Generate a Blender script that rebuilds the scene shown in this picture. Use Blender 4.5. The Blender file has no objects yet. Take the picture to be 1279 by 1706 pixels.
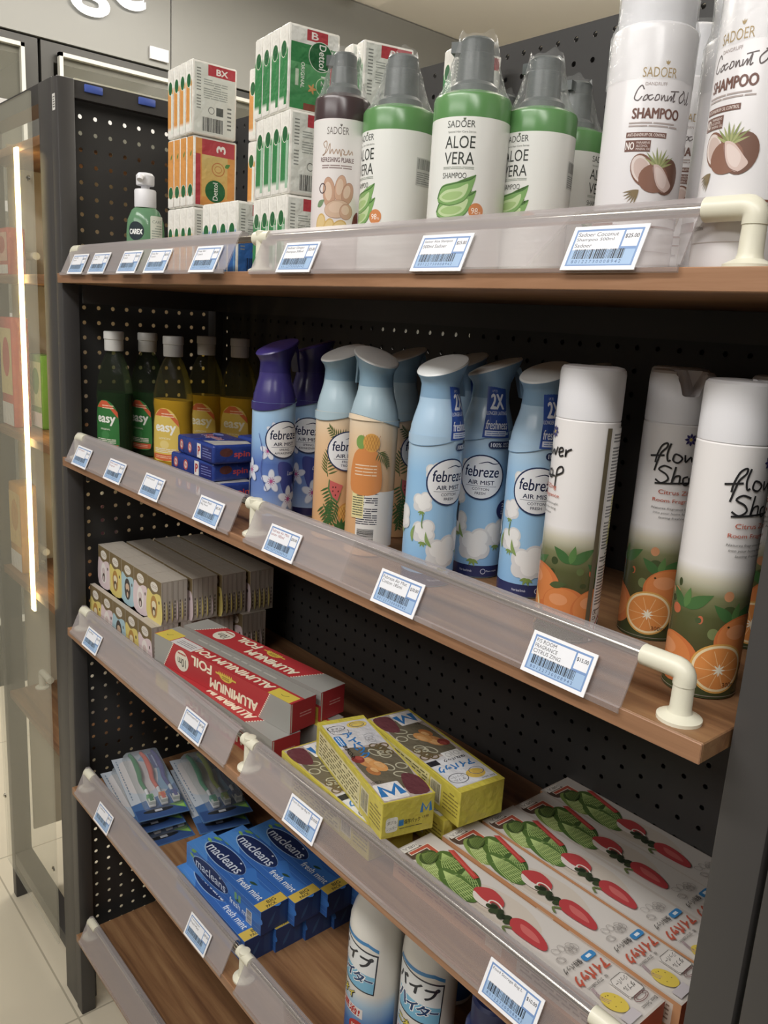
import bpy, bmesh, math, random
from math import sin, cos, pi, radians, sqrt
from mathutils import Vector, Matrix
random.seed(7)
S = bpy.context.scene
COL = S.collection
# ---------------------------------------------------------------- camera, world, lights, exposure
cam_d = bpy.data.cameras.new('camera'); cam = bpy.data.objects.new('camera', cam_d); COL.objects.link(cam); S.camera = cam
cam_d.sensor_fit = 'VERTICAL'; cam_d.sensor_height = 36.0; cam_d.lens = 1368.1/1706*36.0; cam_d.clip_start = .02
YAW, PITCH, ROLL = 0.8552, 0.2277, 0.0614
_cy, _sy, _cp, _sp, _cr, _sr = cos(YAW), sin(YAW), cos(PITCH), sin(PITCH), cos(ROLL), sin(ROLL)
_f = Vector((-_sy*_cp, _cy*_cp, -_sp)); _r = Vector((_cy, _sy, 0)); _u = _r.cross(_f)
_r2 = _cr*_r + _sr*_u; _u2 = -_sr*_r + _cr*_u
CAM = Vector((1.3984, -.4853, 1.4013))
cam.matrix_world = Matrix(((_r2.x, _u2.x, -_f.x, CAM.x), (_r2.y, _u2.y, -_f.y, CAM.y), (_r2.z, _u2.z, -_f.z, CAM.z), (0, 0, 0, 1)))
S.view_settings.view_transform = 'Standard'; S.view_settings.look = 'None'; S.view_settings.gamma = 1; S.view_settings.use_curve_mapping = False
S.view_settings.exposure = 0.0
W = bpy.data.worlds.new('world'); S.world = W; W.use_nodes = True
W.node_tree.nodes['Background'].inputs[0].default_value = (1.0, .96, .92, 1); W.node_tree.nodes['Background'].inputs[1].default_value = .12
def area(name, loc, size, power, col=(1, .95, .86), rot=(0, 0, 0)):
    d = bpy.data.lights.new(name, 'AREA'); d.shape = 'RECTANGLE'; d.size, d.size_y = size; d.energy = power; d.color = col
    o = bpy.data.objects.new(name, d); COL.objects.link(o); o.location = loc; o.rotation_euler = rot; return o
area('ceiling_lamp', (0.7, -2.35, 2.60), (2.4, .4), 26, (1, .97, .94), (.35, 0, 0))
area('ceiling_lamp', (0.6, -1.10, 2.60), (1.6, .3), 27, (1, .97, .94))
area('ceiling_lamp', (2.1, -1.0, 2.60), (1.2, .3), 18, (1, .97, .94))
area('ceiling_lamp', (.4, 1.9, 2.58), (1.6, .5), 24)
area('ceiling_lamp', (-.9, .5, 2.60), (.3, 1.6), 26, (1, .95, .88))
area('ceiling_fill_light', (.6, 1.5, 2.25), (2.4, .2), 32, (1, .96, .92), (pi, 0, 0))  # added upward fill, an unseen source that brightens the ceiling
# ---------------------------------------------------------------- materials
def lin(c):
    if isinstance(c, str):
        c = c.lstrip('#'); c = [int(c[i:i+2], 16)/255 for i in (0, 2, 4)]
        c = [x/12.92 if x <= .04045 else ((x+.055)/1.055)**2.4 for x in c]; g = .25*c[0]+.65*c[1]+.10*c[2]
        return tuple(x*.87+g*.13 for x in c)
    return tuple(c)
MATS = {}
def nt(name):
    m = bpy.data.materials.new(name); m.use_nodes = True; MATS[name] = m
    return m, m.node_tree, m.node_tree.nodes['Principled BSDF']
def flat(name, col, rough=.5, metal=0, **kw):
    m, t, b = nt(name); b.inputs['Base Color'].default_value = (*lin(col), 1); b.inputs['Roughness'].default_value = rough; b.inputs['Metallic'].default_value = metal
    for k, v in kw.items(): b.inputs[k.replace('_', ' ')].default_value = v
    return m
def tinted(name, rough, spec=.5, metal=0, wobble=0):
    m, t, b = nt(name); a = t.nodes.new('ShaderNodeAttribute'); a.attribute_name = 'tint'
    t.links.new(a.outputs['Color'], b.inputs['Base Color']); b.inputs['Roughness'].default_value = rough; b.inputs['Metallic'].default_value = metal
    b.inputs['Specular IOR Level'].default_value = spec
    if wobble:
        n = t.nodes.new('ShaderNodeTexNoise'); n.inputs['Scale'].default_value = 90; bp = t.nodes.new('ShaderNodeBump')
        bp.inputs['Strength'].default_value = wobble; bp.inputs['Distance'].default_value = .004
        tc = t.nodes.new('ShaderNodeTexCoord'); t.links.new(tc.outputs['Object'], n.inputs['Vector'])
        t.links.new(n.outputs['Fac'], bp.inputs['Height']); t.links.new(bp.outputs['Normal'], b.inputs['Normal'])
    return m
PRINT = tinted('printed_gloss', .28); CARD = tinted('printed_card', .45); FILM = tinted('printed_film', .25, .5, 0, .5); CANM = tinted('printed_can', .24, .6)
def clear(name, tint, amount, rough=.08, bump=0, spec=.5, grz=.6, through=(1, 1, 1)):
    """thin clear plastic: part see-through, part glossy tinted surface"""
    m = bpy.data.materials.new(name); m.use_nodes = True; t = m.node_tree; MATS[name] = m
    b = t.nodes['Principled BSDF']; b.inputs['Base Color'].default_value = (*lin(tint), 1); b.inputs['Roughness'].default_value = rough
    b.inputs['Specular IOR Level'].default_value = spec
    tr = t.nodes.new('ShaderNodeBsdfTransparent'); tr.inputs['Color'].default_value = (*through, 1); mx = t.nodes.new('ShaderNodeMixShader'); fr = t.nodes.new('ShaderNodeLayerWeight'); fr.inputs['Blend'].default_value = .25
    ma = t.nodes.new('ShaderNodeMath'); ma.operation = 'MULTIPLY_ADD'; ma.inputs[1].default_value = grz; ma.inputs[2].default_value = amount; ma.use_clamp = True
    t.links.new(fr.outputs['Fresnel'], ma.inputs[0]); t.links.new(ma.outputs[0], mx.inputs['Fac'])
    t.links.new(tr.outputs[0], mx.inputs[1]); t.links.new(b.outputs[0], mx.inputs[2]); t.links.new(mx.outputs[0], t.nodes['Material Output'].inputs['Surface'])
    if bump:
        n = t.nodes.new('ShaderNodeTexNoise'); n.inputs['Scale'].default_value = bump[0]; n.inputs['Detail'].default_value = 3
        tc = t.nodes.new('ShaderNodeTexCoord'); mp = t.nodes.new('ShaderNodeMapping'); mp.inputs['Scale'].default_value = bump[2]
        bp = t.nodes.new('ShaderNodeBump'); bp.inputs['Strength'].default_value = bump[1]; bp.inputs['Distance'].default_value = .01
        t.links.new(tc.outputs['Object'], mp.inputs['Vector']); t.links.new(mp.outputs[0], n.inputs['Vector']); t.links.new(n.outputs['Fac'], bp.inputs['Height']); t.links.new(bp.outputs['Normal'], b.inputs['Normal'])
    return m
ACRYL = clear('frosted_acrylic', '#b4acac', .23, .3, (40, .25, (.05, 1, 1)), .5, .3)
WRAP = clear('shrink_wrap', '#eef2f0', .08, .025, (55, .8, (1, 1, 1)), .5, .38)
GLASS = clear('panel_glass', '#d8d6c0', .10, .05, 0, .5, .25)
PET = clear('clear_bottle', '#7a7a62', .07, .035, (40, .3, (1, 1, 1)), .5, .38)
PETY = clear('yellow_bottle', '#7a7a62', .07, .035, (40, .3, (1, 1, 1)), .5, .38, (.88, .80, .42)); PETG = clear('green_bottle', '#6a7262', .07, .035, (40, .3, (1, 1, 1)), .5, .38, (.60, .68, .52))
BLIST = clear('blister_plastic', '#dfe8ee', .12, .08, (60, .3, (1, 1, 1)))
def wood(name, c1, c2, c3):
    m, t, b = nt(name); tc = t.nodes.new('ShaderNodeTexCoord'); mp = t.nodes.new('ShaderNodeMapping'); mp.inputs['Scale'].default_value = (1.6, 26, 26)
    n = t.nodes.new('ShaderNodeTexNoise'); n.inputs['Scale'].default_value = 2.2; n.inputs['Detail'].default_value = 7; n.inputs['Distortion'].default_value = .6; n.inputs['Roughness'].default_value = .62
    r = t.nodes.new('ShaderNodeValToRGB'); e = r.color_ramp.elements
    e[0].position = .3; e[0].color = (*lin(c1), 1); e[1].position = .7; e[1].color = (*lin(c3), 1); k = e.new(.5); k.color = (*lin(c2), 1)
    t.links.new(tc.outputs['Object'], mp.inputs['Vector']); t.links.new(mp.outputs[0], n.inputs['Vector']); t.links.new(n.outputs['Fac'], r.inputs['Fac']); t.links.new(r.outputs['Color'], b.inputs['Base Color'])
    b.inputs['Roughness'].default_value = .42; return m
WOOD = wood('oak_laminate', '#6b472c', '#8c633d', '#a37b4e'); EDGE = wood('oak_edging', '#8a6142', '#a0734f', '#b28460')
FRAME = flat('charcoal_metal', '#434140', .42, 0); PEG = flat('charcoal_pegboard', '#383736', .5)
CREAM = flat('cream_plastic', '#e6e3cc', .33); CHROME = flat('chrome_rod', '#d8d5cc', .16, 1)
WHITEP = flat('white_plastic', '#e8e8ec', .3); GREYP = flat('grey_pump_plastic', '#59605f', .3); LIDP = flat('pale_grey_cap', '#cfcfca', .4)
def emis(name, col, s):
    m, t, b = nt(name); b.inputs['Base Color'].default_value = (*lin(col), 1); b.inputs['Emission Color'].default_value = (*lin(col), 1); b.inputs['Emission Strength'].default_value = s; return m
LED = emis('led_strip_glow', '#ffdf94', 11.0); SIGNLIT = emis('sign_letter_glow', '#ffffff', .55)
def liquid(name, col, rough=.08, tr=.45):
    m, t, b = nt(name); b.inputs['Base Color'].default_value = (*lin(col), 1); b.inputs['Roughness'].default_value = rough; b.inputs['Transmission Weight'].default_value = tr; b.inputs['IOR'].default_value = 1.36; return m
# ---------------------------------------------------------------- mesh builder
class MB:
    def __init__(s): s.v = []; s.f = []; s.c = []; s.m = []; s.s = []
    def add(s, verts, faces, col=(1, 1, 1), mat=0, smooth=False):
        o = len(s.v); s.v += [tuple(p) for p in verts]
        per = isinstance(col, list); c = None if per else lin(col)
        for f in faces:
            s.f.append([o+i for i in f]); s.c.append([col[i] for i in f] if per else [c]*len(f)); s.m.append(mat); s.s.append(smooth)
        return s
    def box(s, x0, y0, z0, x1, y1, z1, col=(1, 1, 1), mat=0, bev=0, seg=2):
        if not bev:
            v = [(x, y, z) for z in (z0, z1) for y in (y0, y1) for x in (x0, x1)]
            return s.add(v, [(0, 2, 3, 1), (4, 5, 7, 6), (0, 1, 5, 4), (2, 6, 7, 3), (0, 4, 6, 2), (1, 3, 7, 5)], col, mat)
        bm = bmesh.new(); bmesh.ops.create_cube(bm, size=1)
        for p in bm.verts: p.co = Vector(((x0+x1)/2+p.co.x*(x1-x0), (y0+y1)/2+p.co.y*(y1-y0), (z0+z1)/2+p.co.z*(z1-z0)))
        bmesh.ops.bevel(bm, geom=bm.edges[:], offset=bev, segments=seg, profile=.5, affect='EDGES')
        bm.verts.index_update(); s.add([p.co[:] for p in bm.verts], [[q.index for q in f.verts] for f in bm.faces], col, mat, True); bm.free(); return s
    def rings(s, R, col=(1, 1, 1), mat=0, cap0=True, cap1=True, smooth=True):
        """list of rings of equal point count (counter-clockwise seen from the end)"""
        n = len(R[0]); v = [p for r in R for p in r]; fs = []
        for i in range(len(R)-1):
            for j in range(n): a, b = i*n+j, i*n+(j+1) % n; fs.append((a, b, b+n, a+n))
        if isinstance(col, list) and len(col) == len(R): col = [lin(c) for c in col for _ in range(n)]
        if cap0: fs.append(list(range(n))[::-1])
        if cap1: fs.append([(len(R)-1)*n+j for j in range(n)])
        return s.add(v, fs, col, mat, smooth)
    def lathe(s, prof, n=48, col=(1, 1, 1), mat=0, sx=1, sy=1, c=(0, 0), cap0=True, cap1=True):
        return s.rings([[(c[0]+r*sx*cos(2*pi*j/n), c[1]+r*sy*sin(2*pi*j/n), z) for j in range(n)] for r, z in prof], col, mat, cap0, cap1)
    def tube(s, pts, r, n=12, col=(1, 1, 1), mat=0, caps=True):
        P = [Vector(p) for p in pts]; R = []; N = None
        for i, p in enumerate(P):
            t = ((P[min(i+1, len(P)-1)]-p).normalized() + (p-P[max(i-1, 0)]).normalized()).normalized()
            if N is None: N = t.orthogonal().normalized()
            N = (N - t*N.dot(t)).normalized(); B = t.cross(N); rr = r[i] if isinstance(r, (list, tuple)) else r
            R.append([tuple(p + rr*(cos(2*pi*j/n)*N + sin(2*pi*j/n)*B)) for j in range(n)])
        return s.rings(R, col, mat, caps, caps)
    def sphere(s, c, r, col=(1, 1, 1), mat=0, n=16, sc=(1, 1, 1)):
        R = [[(c[0]+r*sc[0]*sin(pi*max(i, .02)/8)*cos(2*pi*j/n), c[1]+r*sc[1]*sin(pi*max(i, .02)/8)*sin(2*pi*j/n), c[2]-r*sc[2]*cos(pi*i/8)) for j in range(n)] for i in (0, 1, 2, 3, 4, 5, 6, 7, 7.98)]
        return s.rings(R, col, mat)
    def extrude(s, outline, x0, x1, col=(1, 1, 1), mat=0, smooth=False):
        """outline of (y, z) swept along x"""
        return s.rings([[(x, y, z) for y, z in outline] for x in (x0, x1)], col, mat, True, True, smooth)
    def art(s, a, fn, mat=0): a.emit(s, fn, mat); return s
    def build(s, name, mats, parent=None, loc=None, ang=.6):
        me = bpy.data.meshes.new(name); me.from_pydata(s.v, [], s.f)
        for m in (mats if isinstance(mats, (list, tuple)) else [mats]): me.materials.append(m)
        me.polygons.foreach_set('material_index', s.m); me.polygons.foreach_set('use_smooth', s.s)
        at = me.color_attributes.new('tint', 'FLOAT_COLOR', 'CORNER'); buf = []
        for fc in s.c:
            for c in fc: buf += [c[0], c[1], c[2], 1.0]
        at.data.foreach_set('color', buf)
        if any(s.s): me.set_sharp_from_angle(angle=ang)
        me.update(); o = bpy.data.objects.new(name, me); COL.objects.link(o)
        if parent: o.parent = parent
        if loc: o.location = loc
        return o
# ---------------------------------------------------------------- flat printed artwork
_T = {}
def text_mesh(t, bold=0, res=3):
    k = (t, bold, res)
    if k not in _T:
        cu = bpy.data.curves.new('t', 'FONT'); cu.body = t; cu.resolution_u = res; cu.size = 1
        ob = bpy.data.objects.new('t', cu); COL.objects.link(ob); dg = bpy.context.evaluated_depsgraph_get(); me = bpy.data.meshes.new_from_object(ob.evaluated_get(dg))
        v = [(p.co.x, p.co.y) for p in me.vertices]; f = [list(p.vertices) for p in me.polygons]
        bpy.data.objects.remove(ob); bpy.data.curves.remove(cu); bpy.data.meshes.remove(me)
        xs = [p[0] for p in v] or [0]; ys = [p[1] for p in v] or [0]
        _T[k] = (v, f, (min(xs), max(xs), min(ys), max(ys)))
    return _T[k]
def spline(P, sub=6, closed=False):
    n = len(P); out = []
    for i in range(n if closed else n-1):
        g = (lambda k: P[k % n]) if closed else (lambda k: P[max(0, min(n-1, k))])
        p0, p1, p2, p3 = g(i-1), g(i), g(i+1), g(i+2)
        for j in range(sub):
            t = j/sub
            out.append(tuple(.5*((2*b)+(c-a)*t+(2*a-5*b+4*c-d)*t*t+(3*b-a-3*c+d)*t**3) for a, b, c, d in zip(p0, p1, p2, p3)))
    if not closed: out.append(tuple(P[-1]))
    return out
class Art:
    """printed shapes in millimetres; every call lies a hair above the one before"""
    STEP = 7e-6
    def __init__(s): s.it = []; s.T = (0, 0, 1, 0); s.flip = False
    def at(s, x=0, y=0, k=1, rot=0): s.T = (x, y, k, radians(rot)); return s
    def _p(s, p):
        x, y, k, a = s.T; u, v = p[0]*k, p[1]*k; return (x+u*cos(a)-v*sin(a), y+u*sin(a)+v*cos(a))
    def raw(s, v, f, col): s.it.append(([s._p(p) for p in v], f, [lin(c) for c in col] if isinstance(col, list) else lin(col))); return s
    def poly(s, P, col):
        ar = sum(P[i][0]*P[(i+1) % len(P)][1]-P[(i+1) % len(P)][0]*P[i][1] for i in range(len(P)))
        return s.raw(P if ar > 0 else P[::-1], [list(range(len(P)))], col)
    def blob(s, P, col, sub=5): return s.poly(spline(P, sub, True), col)
    def rect(s, x0, y0, x1, y1, col, r=0):
        if not r: return s.poly([(x0, y0), (x1, y0), (x1, y1), (x0, y1)], col)
        P = []
        for cx, cy, a in ((x1-r, y1-r, 0), (x0+r, y1-r, 90), (x0+r, y0+r, 180), (x1-r, y0+r, 270)):
            P += [(cx+r*cos(radians(a+i*30)), cy+r*sin(radians(a+i*30))) for i in range(4)]
        return s.poly(P, col)
    def grad(s, x0, y0, x1, y1, stops):
        """vertical blend of print colours: stops (0..1, colour) from bottom"""
        v = []; c = []
        for t, k in stops: v += [(x0, y0+(y1-y0)*t), (x1, y0+(y1-y0)*t)]; c += [k, k]
        return s.raw(v, [(2*i, 2*i+1, 2*i+3, 2*i+2) for i in range(len(stops)-1)], c)
    def ell(s, x, y, rx, ry=None, col='#ffffff', rot=0, n=24, a0=0, a1=360):
        ry = ry or rx; a = radians(rot); full = a1-a0 >= 360; P = []
        for i in range(n if full else n+1):
            t = radians(a0+(a1-a0)*i/n); u, v = rx*cos(t), ry*sin(t); P.append((x+u*cos(a)-v*sin(a), y+u*sin(a)+v*cos(a)))
        if not full: P.append((x, y))
        return s.poly(P, col)
    def line(s, P, w, col, sub=0, closed=False, taper=False):
        if sub: P = spline(P, sub, closed)
        if closed: P = list(P)+[P[0]]
        n = len(P); L = []; Rr = []
        for i in range(n):
            a, b = P[max(0, i-1)], P[min(n-1, i+1)]
            if closed and i in (0, n-1): a, b = P[n-2], P[1]
            dx, dy = b[0]-a[0], b[1]-a[1]; d = sqrt(dx*dx+dy*dy) or 1; h = w/2
            if taper: h *= .25+.75*sin(pi*(i+.5)/n)
            L.append((P[i][0]-dy/d*h, P[i][1]+dx/d*h)); Rr.append((P[i][0]+dy/d*h, P[i][1]-dx/d*h))
        return s.raw(Rr+L, [(i, i+1, n+i+1, n+i) for i in range(n-1)], col)
    def ring(s, x, y, rx, ry, w, col, rot=0, n=28):
        a = radians(rot); P = []
        for i in range(n):
            t = 2*pi*i/n; P.append((x+rx*cos(t)*cos(a)-ry*sin(t)*sin(a), y+rx*cos(t)*sin(a)+ry*sin(t)*cos(a)))
        return s.line(P, w, col, 0, True)
    def leaf(s, x, y, L, w, ang, col, bend=0):
        a = radians(ang); P = []
        for t in [i/7 for i in range(8)]+[i/7 for i in range(6, 0, -1)]: P.append(t)
        top = [(t*L, w/2*sin(pi*t**.8)+bend*sin(pi*t)) for t in [i/7 for i in range(8)]]; bot = [(t*L, -w/2*sin(pi*t**.8)+bend*sin(pi*t)) for t in [i/7 for i in range(6, 0, -1)]]
        return s.poly([(x+u*cos(a)-v*sin(a), y+u*sin(a)+v*cos(a)) for u, v in top+bot], col)
    def text(s, t, x, y, w, h, col, rot=0, bold=0, shear=0, res=3):
        """text fitted into a w x h box centred on x, y (w None keeps the natural width)"""
        if bold:
            for dx, dy in ((-bold, 0), (bold, 0), (0, bold*.7), (0, -bold*.7)):
                k = h*1.35; u, q = dx*k, dy*k; r = radians(rot); s.text(t, x+u*cos(r)-q*sin(r), y+u*sin(r)+q*cos(r), w, h, col, rot, 0, shear, res)
            return s
        v, f, (a, b, c, d) = text_mesh(t, 0, res)
        if not f: return s
        k = h/max(d-c, 1e-6); kx = k if w is None else w/max(b-a, 1e-6); r = radians(rot); out = []
        for px, py in v:
            u, q = (px-(a+b)/2)*kx, (py-(c+d)/2)*k; u += shear*q; out.append((x+u*cos(r)-q*sin(r), y+u*sin(r)+q*cos(r)))
        return s.raw(out, f, col)
    def lines(s, x0, y0, x1, y1, n, col, fill=.5, seed=1, seg=3):
        """rows of print too small to read"""
        rn = random.Random(seed); h = (y1-y0)/n; v = []; f = []
        for i in range(n):
            x = x0
            while x < x1-.3:
                e = min(x1, x+(x1-x0)*rn.uniform(.6, 1.4)/seg); k = len(v)
                if i == 0 or rn.random() < .92: v += [(x, y0+h*(i+.5-fill/2)), (e, y0+h*(i+.5-fill/2)), (e, y0+h*(i+.5+fill/2)), (x, y0+h*(i+.5+fill/2))]; f.append((k, k+1, k+2, k+3))
                x = e+(x1-x0)*.025
        return s.raw(v, f, col)
    def bars(s, x0, y0, x1, y1, n, col='#15161a', seed=3, vert=True):
        rn = random.Random(seed); v = []; f = []; u = 0; L = []
        for i in range(n): w = rn.choice((1, 1, 2, 3)); g = rn.choice((1, 1, 2)); L.append((u, u+w)); u += w+g
        for a, b in L:
            k = len(v)
            if vert: a, b = x0+(x1-x0)*a/u, x0+(x1-x0)*b/u; v += [(a, y0), (b, y0), (b, y1), (a, y1)]
            else: a, b = y0+(y1-y0)*a/u, y0+(y1-y0)*b/u; v += [(x0, a), (x1, a), (x1, b), (x0, b)]
            f.append((k, k+1, k+2, k+3))
        return s.raw(v, f, col)
    def clip(s, x0, y0, x1, y1): s.box = (x0, y0, x1, y1); return s
    def emit(s, mb, fn, mat):
        box = getattr(s, 'box', None)
        for li, (v, f, c) in enumerate(s.it):
            bm = bmesh.new(); lay = bm.verts.layers.float_vector.new('c') if isinstance(c, list) else None
            vs = []
            for i, p in enumerate(v):
                q = bm.verts.new((p[0]*.001, p[1]*.001, 0))
                if lay: q[lay] = c[i]
                vs.append(q)
            for q in f:
                try: bm.faces.new([vs[i] for i in q])
                except ValueError: pass
            if any(len(q.verts) > 4 for q in bm.faces): bmesh.ops.triangulate(bm, faces=bm.faces[:])
            cuts = []
            if box:
                for co, no in (((box[0]*.001, 0, 0), (-1, 0, 0)), ((box[2]*.001, 0, 0), (1, 0, 0)), ((0, box[1]*.001, 0), (0, -1, 0)), ((0, box[3]*.001, 0), (0, 1, 0))):
                    bmesh.ops.bisect_plane(bm, geom=bm.verts[:]+bm.edges[:]+bm.faces[:], plane_co=co, plane_no=no, clear_outer=True)
            st = getattr(fn, 'step', 0)
            if st and bm.verts:
                a = min(q.co.x for q in bm.verts); b = max(q.co.x for q in bm.verts)
                for k in range(math.ceil(a/st+1e-6), math.floor(b/st-1e-6)+1):
                    bmesh.ops.bisect_plane(bm, geom=bm.verts[:]+bm.edges[:]+bm.faces[:], plane_co=(k*st, 0, 0), plane_no=(1, 0, 0), dist=1e-9)
            bm.verts.index_update(); off = fn.base+li*s.STEP
            mb.add([fn(q.co.x, q.co.y, off) for q in bm.verts], [[q.index for q in fc.verts] for fc in bm.faces], [tuple(q[lay]) for q in bm.verts] if lay else c, mat, False); bm.free()
def cyl(R, sx=1, sy=1, step=.0022, base=.00012, zoff=0, taper=None):
    """wrap artwork round an upright cylinder: u = 0 faces -y"""
    n = max(16, round(2*pi*R/step)); da = 2*pi/n
    def P(k, off): a = k*da; return Vector(((R*sx+off)*sin(a), -(R*sy+off)*cos(a), 0))
    def fn(u, v, off):
        t = u/R/da; k = math.floor(t+1e-7); t -= k; p = P(k, off).lerp(P(k+1, off), t)
        if taper and v > taper[0]: p *= 1-(v-taper[0])*taper[1]/R
        return (p.x, p.y, v+zoff)
    fn.step = R*da; fn.base = base; return fn
def plane(o, u, v, base=.00008):
    o, u, v = Vector(o), Vector(u), Vector(v); n = u.cross(v).normalized()
    def fn(a, b, off): return tuple(o+u*a+v*b+n*off)
    fn.base = base; return fn
def face(kind, L, Wd, H):
    """artwork planes of a carton centred on x, y with its base at z = 0 (u right, v up seen from outside)"""
    l, w = L/2, Wd/2
    return {'front': plane((-l, -w, 0), (1, 0, 0), (0, 0, 1)), 'right': plane((l, -w, 0), (0, 1, 0), (0, 0, 1)), 'left': plane((-l, w, 0), (0, -1, 0), (0, 0, 1)),
            'back': plane((l, w, 0), (-1, 0, 0), (0, 0, 1)), 'top': plane((-l, -w, H), (1, 0, 0), (0, 1, 0)), 'toprev': plane((l, w, H), (-1, 0, 0), (0, -1, 0)),
            'frontrev': plane((l, -w, H), (-1, 0, 0), (0, 0, -1))}[kind]
# ---------------------------------------------------------------- things
def thing(name, label, cat, loc=(0, 0, 0), rz=0, group=None):
    o = bpy.data.objects.new(name, None); COL.objects.link(o); o.empty_display_size = .02; o.location = loc; o.rotation_euler = (0, 0, rz)
    return tag(o, label, cat, group)
def tag(o, label=None, cat=None, group=None, kind=None):
    for k, v in (('label', label), ('category', cat), ('group', group), ('kind', kind)):
        if v: o[k] = v
    return o
def dup(root, loc, rz=0, label=None, group=None, sc=1, kid_rz=None):
    def cp(o, par):
        c = o.copy(); COL.objects.link(c)
        if par: c.parent = par
        for ch in list(o.children): cp(ch, c)
        return c
    r = cp(root, None); r.location = loc; r.rotation_euler = (root.rotation_euler[0], root.rotation_euler[1], rz); r.scale = (sc, sc, sc)
    if label: r['label'] = label
    if group: r['group'] = group
    return r
def toward(x, y, deg=0): return math.atan2(CAM.x-x, -(CAM.y-y))+radians(deg)
ORD = 'first second third fourth fifth sixth seventh eighth ninth tenth eleventh twelfth thirteenth fourteenth fifteenth sixteenth seventeenth eighteenth nineteenth twentieth twenty-first twenty-second twenty-third twenty-fourth'.split()
ZA, ZB, ZC, ZD, ZE = 1.4455, 1.1448, .8363, .5186, .1961
# ---------------------------------------------------------------- the room
def tiles(name, c, joint, size, rough):
    m, t, b = nt(name); tc = t.nodes.new('ShaderNodeTexCoord'); br = t.nodes.new('ShaderNodeTexBrick'); br.offset = 0
    br.inputs['Color1'].default_value = (*lin(c), 1); br.inputs['Color2'].default_value = (*lin(c), 1); br.inputs['Mortar'].default_value = (*lin(joint), 1)
    br.inputs['Scale'].default_value = 1; br.inputs['Mortar Size'].default_value = .002; br.inputs['Brick Width'].default_value = size; br.inputs['Row Height'].default_value = size
    t.links.new(tc.outputs['Object'], br.inputs['Vector']); t.links.new(br.outputs['Color'], b.inputs['Base Color']); b.inputs['Roughness'].default_value = rough; return m
TILE = tiles('polished_floor_tile', '#ddd3ba', '#b5ac95', .6, .16)
CEIL = flat('ceiling_paint', '#e9e4da', .8); HEAD = flat('grey_header_panel', '#95958f', .4); COOL = flat('cooler_black', '#403f3a', .35)
tag(MB().box(-2.6, -3.6, -.02, 3.2, 4.6, 0).build('floor', TILE), kind='structure')
c = MB().box(-2.6, -3.6, 2.68, 3.2, 4.6, 2.72); c.box(-1.4, 1.35, 2.60, 3.2, 1.75, 2.68)
tag(c.build('ceiling', CEIL), kind='structure')
tag(MB().box(-2.6, 4.55, 0, 3.2, 4.6, 2.68).build('wall_back', flat('wall_paint', '#cfcac0', .8)), kind='structure')
tag(MB().box(-2.35, -3.6, 0, -2.3, 4.6, 2.68).build('wall_left', HEAD), kind='structure')
tag(MB().box(-1.0, -1.46, 0, 3.2, -1.42, 1.72).build('light_baffle', flat('baffle_paint', '#6d675e', .7)), kind='structure')  # added unseen baffle, keeps low-angle light off the lower shelves
# overhead sign panel above the coolers
sg = thing('fascia_sign', 'grey sign panel with white letters over the drink coolers', 'sign', (-1.6, .4, 2.235))
MB().box(-.6, -1.8, 0, -.01, .582, .44).build('panel', HEAD, sg); MB().box(-.6, .586, 0, -.01, 3.4, .44).build('panel', HEAD, sg)
MB().box(-.010, .50, .02, 0, .57, .06).build('price_card', WHITEP, sg, (.002, 0, 0))
a = Art(); a.text('ge', 0, 0, 250, 170, '#ffffff', 0, .03, 0, 6)
MB().art(a, plane((.004, .354, .188), (0, 1, 0), (0, 0, 1))).build('letters', SIGNLIT, sg)
# drink coolers with a white-edged glass door
def cooler(name, y0, y1, label, first):
    t = thing(name, label, 'cooler', (-1.6, (y0+y1)/2, 0), 0, 'drink coolers along the wall'); w = (y1-y0)/2
    b = MB().box(-.65, -w, 0, -.60, w, 2.23).box(-.60, -w, 0, -.02, -w+.04, 2.23).box(-.60, w-.04, 0, -.02, w, 2.23).box(-.60, -w+.04, 2.17, -.02, w-.04, 2.23).box(-.60, -w+.04, 0, -.02, w-.04, .25)
    b.build('cabinet', COOL, t)
    f = MB(); e = w-.05
    for (p, q, r, s_) in ((-e, .25, -e+.012, 2.2), (e-.012, .25, e, 2.2), (-e, 2.188, e, 2.2), (-e, .25, e, .27)): f.box(-.012, p, q, .01, r, s_)
    d = f.build('door_frame', flat('door_trim_'+str(first), '#d8d7cc', .3), t)
    MB().box(-.008, -e+.012, .27, -.004, e-.012, 2.188).build('door_glass', GLASS, d)
    for k, z in enumerate((.55, .95, 1.33, 1.70, 2.02)):
        s = MB().box(-.55, -w+.05, z, -.10, w-.05, z+.012).build('shelf', GREYP, t)
        MB().box(-.10, -w+.05, z-.012, -.09, w-.05, z+.022).build('price_rail', WHITEP, s)
    for k in ((1,) if first == 2 else ()): MB().box(-.07, k*(w-.075)-.006, .3, -.055, k*(w-.075)+.006, 2.15).build('light_strip', LED, t)
    return t
cooler('drink_cooler', -.35, .52, 'black drink cooler with lit glass door, nearer the shop entrance side', 1)
cooler('drink_cooler', .53, 1.62, 'black drink cooler behind the perforated side panel, white door edge showing', 2)
rn = random.Random(5); CANS = ['#b8332c', '#d98a2a', '#3c7d3a', '#e8e2d0', '#c9b23a', '#355a9a', '#c2553a', '#d9d5c8']
cm = [flat('cooler_stock_'+str(i), c, .4) for i, c in enumerate(CANS)]
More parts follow.
